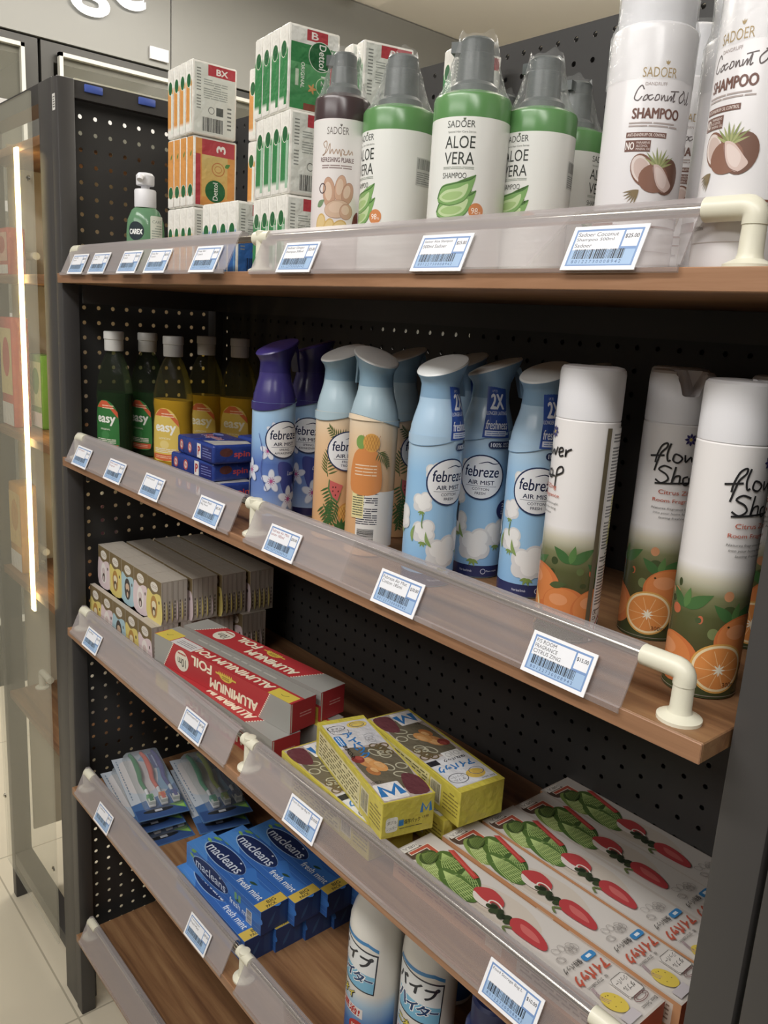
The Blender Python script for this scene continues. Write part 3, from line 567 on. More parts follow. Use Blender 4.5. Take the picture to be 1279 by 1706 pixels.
protos = {'orange face': soap(OC, OY, DG, 0), 'orange back': soap(OC, OY, DG, 1), 'green face': soap(GC, GL, DG, 2, .0215), 'green back': soap(GC, GL, DG, 1, .0215, 'green'), 'blue back': soap(BC, BL, DG, 3, .0215), 'orange base': soap(OC, OY, DG, 3)}
used = {}
def bar(kind, x, y, z, rz, label, group):
    p = protos[kind]
    if kind in used: return dup(p, (x, y, z), rz, label, group)
    used[kind] = 1; p.location = (x, y, z); p.rotation_euler = (0, 0, rz); p['label'] = label; p['group'] = group; return p
ROWS = ['bottom', 'middle', 'top']; H = .0885
for r in range(3):
    for i in range(4):
        k = ('orange base', 'orange face', 'orange back')[r]
        bar(k, .292+.0187*i+(.004 if r == 2 else 0)*i/3, .087-.004*(r == 2)*i/3, ZA+H*r, random.uniform(-.02, .02), f'orange soap bar, {ORD[i]} from the hand wash in the {ROWS[r]} row of its stack', 'orange soap bars')
for r in range(3): bar('orange back' if r else 'blue back', .385, .156, ZA+H*r, .05, f'{"orange" if r else "blue"} soap bar in the {ROWS[r]} row behind the orange stack', 'soap bars behind the front stacks')
for r in range(2): bar('blue back', .412, .170, ZA+H*(r+1), .0, f'blue soap bar in the {ROWS[r+1]} row behind the orange stack', 'soap bars behind the front stacks')
for i in range(4): bar('blue back', .399+.0217*i, .084, ZA, 0, f'blue soap bar on the shelf, {ORD[i]} from the orange stack', 'blue soap bars')
for r in range(3):
    for i in range(4):
        k = 'green face' if r == 2 else 'green back'
        bar(k, .508+.0217*i-.010*(r == 2), .094-.0026*i+.002*r, ZA+H*r, -.12+random.uniform(-.015, .015), f'green soap bar, {ORD[i]} from the orange soaps in the {ROWS[r]} row of its stack', 'green soap bars')
for r in range(3):
    for i in range(2): bar('green back', .565+.023*i, .178, ZA+H*r, -.25, f'green soap bar behind the ginger shampoo, {ROWS[r]} row, {"nearer" if i else "farther from"} the bottle', 'soap bars behind the ginger shampoo')
for r in range(3): bar('green back', .655, .255, ZA+H*r-.001*r, -.3, f'green soap bar by the pegboard behind an aloe bottle, {ROWS[r]} row', 'soap bars by the pegboard')
# ---------------------------------------------------------------- second shelf: air fresheners with trigger caps
def cap_mesh(m, col_top, col_side, z0=.187):
    n = 40; R = []; cs = []
    def ring(z, rx, ry, cx, tilt):
        return [(cx+rx*cos(a)*cos(tilt), ry*sin(a), z+rx*cos(a)*sin(tilt)) for a in [2*pi*j/n for j in range(n)]]
    for z, rx, ry, cx, tl in ((z0, .0192, .0192, 0, 0), (z0+.006, .0188, .0186, 0, .02), (z0+.014, .0193, .0184, .0005, .10), (z0+.021, .0228, .0200, .0016, .20), (z0+.0275, .0272, .0225, .0022, .31), (z0+.031, .0292, .0238, .0025, .35)): R.append(ring(z, rx, ry, cx, tl))
    m.rings(R, col_side, 0, True, False)
    T = [R[-1], ring(z0+.0325, .0282, .0228, .0023, .35), ring(z0+.0345, .020, .016, .002, .345)]
    m.rings(T, col_top, 0, False, True); return m
def freshener(kind):
    R = .0266; wave = lambda u: 150+8*sin((u-6)/26.6)
    sh = {'cotton': '#a9cbe6', 'mango': '#a9c3cf', 'lenor': '#3c3478'}[kind]; base = {'cotton': '#8fbfe8', 'mango': '#e5b27c', 'lenor': '#8fb4e2'}[kind]
    m = MB().lathe([(R-.002, 0), (R-.0004, .0015), (R, .004), (R, .152)], 52, base, 0, cap1=False)
    m.lathe([(R, .152), (R-.0010, .160), (R-.0032, .169), (R-.0056, .177), (R-.0070, .183), (R-.0074, .1875)], 52, sh, 0, cap0=False); a = Art()
    U = pi*26.6; btop = {'cotton': '#b9d6ea', 'mango': '#ecd6b6', 'lenor': '#a8d0f0'}[kind]
    def field(y0, stops):
        a.grad(-U, 2, U, 152, stops)
    def stretch(): a.it = [(v if isinstance(c, list) else [(x, y if y < 14.5 else 14.5+(y-14.5)*1.17) for x, y in v], f, c) for v, f, c in a.it]
    def shoulder(col, edge):
        P = [(u, wave(u)) for u in [-U+2*U*i/48 for i in range(49)]]
        for i in range(48):
            (u0, w0), (u1, w1) = P[i], P[i+1]
            if min(w0, w1) < 151.9: a.poly([(u0, min(w0, 151.8)), (u1, min(w1, 151.8)), (u1, 152.05), (u0, 152.05)], col)
            if max(w0, w1) > 152.1: a.poly([(u0, 151.95), (u1, 151.95), (u1, max(w1, 152)), (u0, max(w0, 152))], btop)
        a.line(P, .5, edge)
    def badge(l1, l2, dy=0):
        a.at(0, 9.5, 1.2)
        a.ell(0, 82+dy, 19.5, 19.5, '#27375e', n=40); a.ell(0, 82+dy, 18.3, 18.3, '#e9ebee', n=40)
        a.text('febreze', 0, 87+dy, 29, 9.4, '#232c4e', 0, .012, .08, 4); a.line([(-3, 93.5+dy), (4, 95.5+dy), (9, 94+dy), (14, 94.5+dy)], 1, '#232c4e', 4, taper=True)
        a.text('AIR MIST', 0, 77.5+dy, 22, 3.6, '#2d3550', 0, .02); a.line([(-13, 74.3+dy), (13, 74.3+dy)], .35, '#4a526a'); a.text(l1, 0, 71.8+dy, None, 2.3, '#2d3550', 0, .01); a.text(l2, 0, 68.2+dy, None, 2.3, '#2d3550', 0, .01); a.at()
    def cotton(x, y, k):
        a.at(x, y, k)
        for p, q, r in ((-5, 2, 7), (4, 4, 7.5), (0, -3, 8), (6, -3, 6), (-6, -4, 5.5)): a.ell(p, q, r, r*.92, '#dadada')
        for p, q, r in ((-4, 2.5, 5.4), (4, 4.6, 5.6), (1, -2.4, 5.8), (6, -2, 4)): a.ell(p, q, r, r*.9, '#ececea')
        for g in (200, 240, 290, 330): a.leaf(0, -9, 5, 1.8, g, '#7f9c48')
        a.at()
    def flower(x, y, k):
        a.at(x, y, k)
        for g in range(5): a.ell(6*cos(g*1.257+.3), 6*sin(g*1.257+.3), 6, 3.6, '#b9c6e2', g*72+17); a.ell(6*cos(g*1.257+.3), 6*sin(g*1.257+.3), 5.2, 2.9, '#dde3f0', g*72+17)
        for g in range(10): a.line([(0, 0), (4.2*cos(g*.628), 4.2*sin(g*.628))], .6, '#a83a86')
        a.ell(0, 0, 1.6, 1.6, '#c04a90'); a.at()
    def palm(x, y, k, rot, col='#5c6a34', n=9):
        a.at(x, y, k, rot); a.line([(0, 0), (10, 3), (22, 2)], .8, col, 4)
        for i in range(n):
            t = i/(n-1); px, py = 2+20*t, 2.6*sin(pi*t)+.4*t
            for sgn in (1, -1): a.leaf(px, py, 10-5*t, 1.5, sgn*(62-20*t), col)
        a.at()
    if kind == 'cotton':
        field(2, [(0, '#7fb6e8'), (.35, '#96c8ee'), (.75, '#8ec2ec'), (1, '#b9d6ea')]); a.rect(-U, 2, U, 14, '#2a3364'); a.text('Water based formula', -9, 8, 14, 2.4, '#d8def0'); a.ring(10, 8, 2.6, 2.6, .6, '#d8def0'); a.text('Please recycle', 20, 8, 13, 2.4, '#d8def0')
        cotton(-16, 103, .72); cotton(-26, 76, .86); cotton(-23, 51, 1.0); cotton(22, 44, 1.2); cotton(-2, 33, 1.45); cotton(42, 68, .9); cotton(58, 40, 1.3); cotton(-52, 60, 1.1)
        for p in ((-34, 45, -8), (-14, 42, 25)): a.leaf(p[0], p[1]-4, 15, 3.6, 90+p[2], '#8aa85a', 2)
        a.line([(-24, 66), (-25, 58), (-24, 54)], 1, '#6d8f3e', 4); stretch(); shoulder('#a9cbe6', '#6f95b8'); badge('COTTON', 'FRESH'); a.at(0, 29); a.rect(4, 109, 36, 116.5, '#26355f', 3.6); a.text('100%', 12, 112.7, 11, 4.2, '#e8ecf4', 0, .02); a.text('NATURAL', 26, 114.2, 13, 1.9, '#e8ecf4', 0, .01); a.text('PROPELLANT', 26, 111.4, 14, 1.9, '#e8ecf4')
        a.at(2, 12); a.ell(27, 62, 10.5, 10.5, '#2a3364', n=32); a.text('2-1', 27, 67, 9, 3.6, '#e4e8f2', 0, .02); a.text('FIGHTS', 27, 63, 8, 1.6, '#cdd5ea'); a.text('ODOURS &', 27, 60.6, 10, 1.6, '#cdd5ea'); a.text('FRESHENS', 27, 58.2, 10, 1.6, '#cdd5ea'); a.at()
    elif kind == 'mango':
        field(2, [(0, '#dba76c'), (.4, '#e2ae76'), (.8, '#e8c396'), (1, '#ecd6b6')])
        palm(-22, 68, 1.25, 82); palm(-2, 106, 1.0, 150); palm(8, 108, .9, 60); palm(-20, 60, 1.25, -92, '#3f6a34'); palm(-10, 44, 1.2, -118, '#3f6a34'); palm(-26, 40, 1.2, -80, '#3f6a34'); palm(6, 44, .9, -30, '#4a7038')
        a.poly([(-20, 66), (-21, 56), (-16, 46), (-9, 42), (-6, 52)], '#4f7f46'); a.poly([(-19, 65), (-19, 56), (-15, 48), (-9.5, 44), (-4, 60)], '#d4605e'); [a.ell(-15+3*(i % 3), 58-4*(i//2), .7, 1, '#5a2a2a') for i in range(5)]
        a.ell(6, 30, 15, 12, '#d8963c', -25); a.ell(5, 30.6, 12.5, 9.6, '#e8b04a', -25)
        for i in range(-3, 4): a.line([(5+i*3.2-4, 24), (5+i*3.2+4, 38)], .45, '#b8742e'); a.line([(5+i*3.2+4, 24), (5+i*3.2-4, 38)], .45, '#b8742e')
        for g in range(7): a.leaf(-4, 14, 13, 4, 10+g*26, '#356a34')
        # back panel of the can
        a.rect(60, 12, 84, 66, '#e9e6e0'); a.rect(-U, 12, -60, 66, '#e9e6e0'); a.lines(60, 34, 83, 65, 15, '#4a4a55', .5, 3, 3); a.bars(62, 14, 80, 30, 26, vert=False); a.rect(54, 40, 68, 78, '#e8dc9a'); a.lines(55, 42, 67, 77, 15, '#6a6a50', .45, 8, 2)
        a.blob([(52, 66), (84, 66), (83, 96), (72, 108), (54, 100)], '#dd8a3e'); a.lines(56, 80, 80, 92, 4, '#f0d8b8', .3, 4, 2); a.ell(62, 112, 6, 6.5, '#7aa24a'); a.ell(73, 112, 9, 8.5, '#e0a23c', -20)
        for i in range(-2, 3): a.line([(73+i*3-3, 105), (73+i*3+3, 119)], .4, '#b8742e'); a.line([(73+i*3+3, 105), (73+i*3-3, 119)], .4, '#b8742e')
        palm(80, 104, .8, -50); stretch(); shoulder('#a9c3cf', '#6d8794'); badge('FRUITY', 'TROPICS')
    else:
        field(2, [(0, '#a9c4e4'), (.25, '#6d8fd0'), (.5, '#5577c4'), (.7, '#8ebae8'), (1, '#a8d0f0')]); a.rect(-U, 2, U, 12, '#2a2a5c')
        a.blob([(-6, 70), (14, 66), (26, 44), (24, 26), (6, 30), (-4, 50)], '#3d4a9a'); a.text('Lenor', 14, 58, 14, 4.4, '#dfe4f4', 0, .01, .2)
        for p in ((-14, 104, .75), (22, 106, .7), (-20, 82, .9), (-15, 50, 1.1), (8, 30, 1.25), (40, 40, 1.1), (-44, 60, 1.1), (60, 70, 1.0)): flower(*p)
        a.line([(-32, 100), (-26, 80), (-28, 60), (-20, 40)], .7, '#4a5aa8', 4); stretch(); shoulder('#3c3478', '#2a2458'); badge('SPRING', 'AWAKENING'); a.ell(26, 60, 10, 10, '#2c2c66', n=32); a.text('2-1', 26, 64, 8, 3, '#d8dcf0', 0, .02); a.lines(20, 54, 32, 61, 4, '#aab2dc', .4, 2, 2)
        a.rect(-62, 20, -50, 64, '#d8dce4'); a.bars(-60, 22, -52, 62, 30, vert=False)
    m.art(a, cyl(R, taper=(.152, .125))); t = thing('air_freshener_can', 'x y z w', 'air freshener'); m.build('can', CANM, t)
    if kind == 'cotton':   # hanging paper flag on the neck
        f = Art(); f.poly([(0, 117), (30, 117), (27, 138), (30, 160), (0, 160), (2, 138)], '#2b52a8'); f.text('UP TO', 11, 155.5, 7, 2, '#dfe6f4'); f.text('2X', 15, 147, 17, 12, '#eef1f8', 0, .04); f.text('LONGER LASTING', 15, 137.5, 25, 3, '#dfe6f4', 0, .01); f.text('freshness', 15, 128, 24, 7.5, '#eef1f8', 0, .01, .15); f.rect(2.5, 118.5, 25, 123, '#dfe6f4'); f.lines(4, 119, 24, 122.5, 2, '#5b79c0', .4)
        f.it = [([(x-3, y*1.2+8.5) for x, y in v], q, c) for v, q, c in f.it]; MB().art(f, cyl(R+.0012, taper=(.156, .22))).build('sleeve_label', PRINT, t)
    top, side = {'cotton': ('#dfe3e2', '#7fa6c6'), 'mango': ('#dcdedd', '#7d9fb4'), 'lenor': ('#3a2f78', '#2f2868')}[kind]
    c = cap_mesh(MB(), top, side).build('cap', PRINT, t)
    MB().rings([[(x-w, y, z), (x+w, y, z), (x+w, y2, z), (x-w, y2, z)] for x, z, w, y, y2 in ((.0235, .2195, .003, -.009, .009), (.0275, .212, .0022, -.0085, .0085), (.0296, .200, .0016, -.0075, .0075), (.0325, .188, .0013, -.0065, .0065))], side, 0).build('trigger', PRINT, c)
    t['cap'] = c.name; return t
def fresh(o, x, y, deg, cap, label, group, first=False, sc=1):
    o = put(o, x, y, ZB, deg, label, group, sc, first)
    for c in o.children:
        if c.name.startswith('cap'): c.rotation_euler = (0, 0, cap-o.rotation_euler[2])
    return o
GF = 'trigger air freshener cans'; V = math.atan2(.762, .644)
le = freshener('lenor'); fresh(le, .533, .076, 30, V+.75, 'lavender and blue air freshener can with purple cap, at the shelf edge', GF, True)
fresh(le, .516, .142, 0, V, 'lavender and blue air freshener can behind the front purple capped one', GF)
ma = freshener('mango'); fresh(ma, .632, .102, 26, V+.75, 'orange tropical air freshener can with watermelon and mango picture facing out', GF, True)
fresh(ma, .705, .095, -160, V+pi-1.0, 'orange tropical air freshener can turned to its barcode side', GF)
fresh(ma, .655, .175, 60, V+.5, 'orange tropical air freshener can in the second row, mostly hidden', GF)
ct = freshener('cotton'); fresh(ct, .818, .082, 36, V+.85, 'foremost pale blue cotton air freshener can with white slanted top', GF, True)
fresh(ct, .823, .150, -4, V+.1, 'pale blue cotton air freshener can with trigger showing, behind the foremost one', GF)
fresh(ct, .894, .145, 10, V+.8, 'pale blue cotton air freshener can beside the white citrus can', GF)
fresh(ct, .885, .215, 60, V+.2, 'pale blue cotton air freshener can in the back row behind the citrus can', GF)
fresh(ct, .745, .185, 40, V+.5, 'pale blue cotton air freshener can in the back row between mango and cotton cans', GF)
# ---------------------------------------------------------------- citrus room fragrance cans
def citrus():
    R = .0265; m = MB().lathe([(R-.002, 0), (R-.0004, .0015), (R, .004), (R, .1875), (R-.0012, .1890)], 52, '#ece9e8', 0); a = Art(); U = pi*26.5; k = '#2b2a2c'
    a.grad(-U, 1, U, 100, [(0, '#3c4826'), (.3, '#4a4628'), (.62, '#55592f'), (.78, '#7d7f55'), (.9, '#c6c1aa'), (1, '#ece9e8')])
    rn = random.Random(11)
    for i in range(26): x = rn.uniform(-U, U); y = rn.uniform(48, 86); a.ell(x, y, rn.uniform(2, 5), rn.uniform(2, 5), rn.choice(['#c2643a', '#5e6e3a', '#74804c', '#c98a5a', '#46552e', '#3c4a28']))
    def leafs(x, y): [a.leaf(x, y, L, w, g, c) for L, w, g, c in ((20, 8, 140, '#3d6a35'), (24, 9, 35, '#446f38'), (16, 6, 80, '#55803f'))]
    for x, y in ((-4, 60), (-40, 66), (36, 70), (66, 58)): leafs(x, y)
    for x, y, r in ((7, 46, 23), (34, 32, 20), (-46, 26, 22), (62, 30, 22)): a.ell(x, y, r, r*.86, '#d0702c', n=36); a.ell(x-2, y+2, r*.82, r*.7, '#d97f36', n=32); a.ell(x-r*.25, y+r*.3, r*.4, r*.25, '#e2945a')
    a.ell(-7, 57, 1, .8, '#3a3a20'); a.leaf(20, 49, 16, 6, 12, '#4a5a30')
    a.at(1, 2, 1.14)
    a.ell(-9, 20, 18, 17, '#dca23c', n=40); a.ell(-9, 20, 16.8, 15.8, '#efd9a8', n=40); a.ell(-9, 20, 15.2, 14.2, '#df8a34', n=36)
    for g in range(10): a.line([(-9, 19), (-9+14.4*cos(g*.628), 19+13.4*sin(g*.628))], .45, '#eab878')
    for g in range(8): a.leaf(-9, 19, 4.5, 1.2, g*45, '#f2ead2')
    a.at(); a.text('300ml e 10oz', 9, 12, 28, 3.6, '#4a2a1c'); a.line([(-U, 3), (U, 3)], .6, '#8c8474')
    a.at(0, 15)
    for g in range(8): a.leaf(6+1.4*cos(g*.785), 162+1.4*sin(g*.785), 4, 2.2, g*45, '#403a72')
    a.ell(6, 162, 1.2, 1.2, '#c9b04a'); w = 1.45; a.at(0, 0)
    hand = lambda y: 154+(y-136)*.86
    # handwritten lettering
    for P in ([(-20, 138), (-19, 146), (-16, 155), (-12, 158), (-12, 154), (-16, 148), (-18, 140), (-20, 130)], [(-25, 144), (-13, 146)], [(-9, 158), (-11, 148), (-10, 141), (-8, 142)], [(-1, 147), (-5, 148), (-6, 142), (-2, 140), (1, 144), (-1, 147)],
              [(3, 148), (4, 141), (8, 146), (10, 141), (13, 149)], [(14, 144), (19, 146), (18, 149), (15, 147), (16, 141), (20, 142)], [(22, 148), (22, 141), (23, 146), (27, 149)],
              [(-6, 134), (-12, 136), (-16, 132), (-10, 128), (-8, 123), (-13, 119), (-18, 122)], [(-3, 136), (-5, 119), (-3, 126), (1, 127), (1, 119)], [(8, 127), (4, 125), (5, 119), (9, 120), (9, 126)], [(14, 110), (15, 127), (20, 131), (21, 126), (15, 122)], [(-18, 118), (0, 120), (13, 121)]): a.line([(x, hand(y)) for x, y in P], w, k, 5)
    a.text('Citrus Zing', 1, 131.5, 30, 4.8, '#c65a3c', 0, .005); a.text('Room Fragrance', 1, 124.5, 38, 4, '#c65a3c', 0, .005); a.text('Natures fragrance brought', 1, 118, 38, 2.4, '#6a6866', 0, 0, .2); a.text('into your home for long', 1, 114, 34, 2.4, '#6a6866', 0, 0, .2); a.text('lasting freshness', 1, 110, 24, 2.4, '#6a6866', 0, 0, .2)
    a.rect(54, 2, 58.5, 184, '#6a604a'); a.rect(60, 2, U, 184, '#e4e2e0'); a.rect(-U, 2, -68, 184, '#e4e2e0'); a.lines(62, 28, 82, 180, 56, '#77777a', .5, 5, 2); a.rect(70, 86, 80, 128, '#dcd77a'); a.lines(70, 88, 80, 127, 16, '#7b7a60', .4, 2, 1)
    a.text('UK', 64, 27, 5, 3.4, '#2a2a2c', 0, .02); a.text('CA', 64, 22.5, 5, 3.4, '#2a2a2c', 0, .02); a.poly([(72, 4), (80, 14), (72, 24), (64, 14)], '#c23a34'); a.poly([(72, 6.4), (78, 14), (72, 21.6), (66, 14)], '#f0eeec'); a.blob([(70, 10), (74, 10), (75, 14), (72, 19), (70, 14)], '#1a1a1a')
    m.art(a, cyl(R)); t = thing('room_fragrance_can', 'x y z w', 'air freshener'); m.build('can', CANM, t)
    # cap with a spray notch cut towards +x
    n = 72; rr = [(.0262, .1890), (.0264, .191), (.0264, .205), (.0264, .215), (.0264, .2255), (.0258, .229), (.0240, .2310), (.020, .2318), (.015, .2320), (.009, .2320), (.003, .2320)]; R_ = []
    for r, z in rr:
        row = []
        for j in range(n):
            q = 2*pi*j/n; s, tt = r*cos(q), r*sin(q); zz = z
            if s > .003 and z > .2: zz = min(z, .2115+.0205*min(1, max(0, (abs(tt)-.0065)/.006))+.0)
            row.append((r*cos(q), r*sin(q), zz))
        R_.append(row)
    c = MB().rings(R_, (1, 1, 1), 0).build('cap', WHITEP, t, None, .45); return t
GC_ = 'white citrus room fragrance cans'; ci = citrus()
def cit(o, x, y, deg, notch, label, first=False):
    o = put(o, x, y, ZB, deg, label, GC_, 1, first)
    for c in o.children:
        if c.name.startswith('cap'): c.rotation_euler = (0, 0, notch-o.rotation_euler[2])
cit(ci, .992, .085, -80, V+1.2, 'white citrus room fragrance can turned to its small print, at the shelf edge', True)
cit(ci, 1.030, .157, 16, V-1.6, 'white citrus room fragrance can with a notched cap, standing in the middle')
cit(ci, 1.118, .087, 48, V-.4, 'white citrus room fragrance can half hidden by the charcoal post')
cit(ci, 1.090, .215, 30, V+1, 'white citrus room fragrance can in the back row near the charcoal post')
cit(ci, .985, .230, 0, V+1.2, 'white citrus room fragrance can in the dark behind the front citrus can')
# ---------------------------------------------------------------- washing-up liquid
def dish(kind):
    c = {'yellow': ('#e2bd22', '#e0c24a', '#d8682e', '#e8d27a'), 'green': ('#1f5a2a', '#2f7a38', '#d8582e', '#3f8a48')}[kind]
    prof = [(.030, 0), (.0350, .003), (.0362, .010), (.0362, .070), (.0350, .090), (.0368, .104), (.0355, .118), (.0318, .138), (.0255, .158), (.0180, .174), (.0130, .180), (.0128, .186)]
    t = thing('washing_up_liquid', 'x y z w', 'dish soap'); MB().lathe(prof, 44, sy=.62).build('bottle', PETY if kind == 'yellow' else PETG, t)
    MB().lathe([(r-.0012, z+(.001 if i == 0 else 0)) for i, (r, z) in enumerate(prof) if z < .106]+[(.0345, .112)], 44, sy=.62).build('liquid', liquid(kind+'_detergent', c[0], .08, .12 if kind == 'yellow' else .5), t)
    MB().lathe([(.0150, .181), (.0155, .183), (.0155, .199), (.0150, .1995), (.0160, .2), (.0165, .2005), (.0165, .2115), (.0155, .213)], 32).build('cap', LIDP, t)
    a = Art(); a.at(0, 4); a.blob([(-26, 12), (0, 9), (26, 12), (29, 40), (26, 74), (12, 92), (-8, 94), (-25, 78), (-29, 45)], c[1]); a.poly([(-22, 82), (-8, 94), (4, 94), (26, 76), (27, 66), (10, 82)], c[2]); a.lines(-6, 80, 18, 88, 2, '#f0c8a8', .4)
    a.text('easy', 1, 60, 40, 15, '#f2f2ea', 0, .04); a.text('LEMON' if kind == 'yellow' else 'ORIGINAL', 0, 46, 22, 3, '#f0eede'); a.ell(0, 36, 9, 7, c[3]); a.lines(-22, 22, 22, 30, 3, '#e8e4d4', .5); a.poly([(-27, 20), (27, 20), (26, 12), (0, 9), (-26, 12)], c[2]); a.lines(-20, 13, 20, 18, 2, '#f0c8a8', .4)
    MB().art(a, cyl(.0362, 1, .62)).build('label', PRINT, t); return t
GD = 'washing-up liquid bottles'; ye = dish('yellow'); gr = dish('green')
put(gr, .026, .082, ZB, -46, 'dark green washing-up liquid bottle nearest the shelf edge', GD, 1, True); put(gr, .030, .140, ZB, -46, 'dark green washing-up liquid bottle behind the first green one', GD)
put(ye, .152, .128, ZB, -38, 'yellow washing-up liquid bottle at the front with an orange banded label', GD, 1, True); put(ye, .088, .222, ZB, -25, 'yellow washing-up liquid bottle in the back row, directly behind the front yellow one', GD); put(ye, .140, .258, ZB, -25, 'yellow washing-up liquid bottle at the back beside the purple caps', GD)
# ---------------------------------------------------------------- navy film packs
def navy():
    l, w, h = .118, .072, .026; m = MB().box(-l/2, -w/2, 0, l/2, w/2, h, '#27408f', bev=.004, seg=3); a = Art()
    for x in (16, 44): a.ell(x, 13, 6, 7.5, '#c8605a'); a.ell(x, 13, 3.6, 5, '#e8d8d0'); a.text('Rg', x, 13, 5, 5, '#b03a3a', 0, .02)
    a.rect(68, 3, 80, 23, '#e6e2e0'); a.text('P', 74, 13, 6, 12, '#b83a3a', 0, .04); a.rect(84, 4, 114, 22, '#2b2f74'); a.lines(86, 6, 112, 20, 4, '#7a88c8', .3); m.art(a, face('front', l, w, h))
    b = Art(); b.ell(20, 16, 10, 6, '#6a3a30'); b.text('spin', 44, 12, 24, 10, '#d84a46', 0, .03); m.art(b, face('right', l, w, h))
    c = Art(); c.poly([(70, 8), (112, 6), (114, 60), (90, 66)], '#cdcbc6'); c.text('Regina', 44, 36, 54, 22, '#d8d4d8', 0, .03); c.text('Regina', 43.2, 36.6, 52, 20, '#c23a40', 0, .01); c.ell(20, 56, 14, 6, '#7d8cc8'); m.art(c, face('top', l, w, h))
    t = thing('film_wrapped_pack', 'x y z w', 'pack'); m.build('wrapper', FILM, t); return t
nv = navy(); nv.location = (.362, .092, ZB); nv.rotation_euler = (0, 0, -.02); nv['label'] = 'navy film pack at the bottom of the front pile, behind the guard'; nv['group'] = 'navy film packs'
dup(nv, (.345, .096, ZB+.0262), .05, 'navy film pack in the middle of the front pile', 'navy film packs'); dup(nv, (.356, .097, ZB+.0524), -.05, 'navy film pack on top of the front pile with pale flap', 'navy film packs')
for k in range(3): dup(nv, (.385, .185, ZB+.0262*k), .1, f'navy film pack behind the front pile, {["at the bottom", "in the middle", "uppermost"][k]} of the rear pile', 'navy film packs')
# ---------------------------------------------------------------- third shelf: thin mask packs in two layers
def mask(c1, c2, c3):
    l, d, h = .0505, .0088, .072; m = MB().box(-l/2, -d/2, 0, l/2, d/2, h, '#b9b0a2'); a = Art()
    a.rect(.5, .5, 50, 71.5, '#7d6a45'); a.blob([(.8, .8), (49.5, .8), (49.5, 44), (36, 49), (20, 44), (.8, 48)], c1, 4); a.ell(25, 58, 13, 8, '#e2dcd0'); a.lines(16, 55, 34, 61, 2, '#b8a89a', .4)
    a.ell(24, 24, 12, 19, c2); a.ell(24, 27, 7.5, 7, c3); a.ell(24, 16, 6, 8, '#5a4a42'); a.ell(24, 14, 3, 5, c3); a.ell(42, 36, 2, 3, '#4a4038'); m.art(a, face('front', l, d, h))
    s = Art(); s.rect(.5, 2, 8.2, 70, '#c4bcb0'); s.rect(1.2, 2, 2.6, 70, '#a59c90'); s.lines(4, 8, 6.2, 40, 5, '#6e6760', .6, 2, 1); m.art(s, face('right', l, d, h))
    t = thing('mask_pack', 'x y z w', 'mask pack'); m.build('carton', CARD, t); return t
mk = [mask('#e3cfd2', '#efe9e4', '#d8c6c4'), mask('#e2cf6a', '#b98a3a', '#e8dcb8'), mask('#a9cdd8', '#4a4440', '#d8b89a')]
order = [[0, 1, 2, 0, 1], [1, 0, 2, 1, 0]]; seen = set(); HM = .0722
rm = random.Random(2)
def put_mask(k, x, y, z, lab):
    p = mk[k]
    if k in seen: return dup(p, (x, y, z), rm.uniform(-.015, .015), lab, 'thin mask packs')
    seen.add(k); p.location = (x, y, z); p['label'] = lab; p['group'] = 'thin mask packs'; return p
for layer in (1, 0):
    n = 0
    for blk in range(4):
        for j in range(5):
            n += 1
            for i in range(5):
                if layer == 0 and not (n == 1 or i >= 4): continue
                k = order[1-layer][(i+(0 if n == 1 else rm.randint(0, 2))) % 5] if n > 1 else order[1-layer][i]
                x = .017+.0512*i+(.006*blk if layer else (.0 if blk < 3 else .022)); y = (.066 if layer else .050)+blk*.0505+j*.0091
                put_mask(k, x, y, ZC+(HM if layer else 0), f'{["pink", "yellow", "blue"][k]} mask pack, {ORD[n-1]} from the guard, {ORD[i]} from the side panel, {"upper" if layer else "lower"} layer')
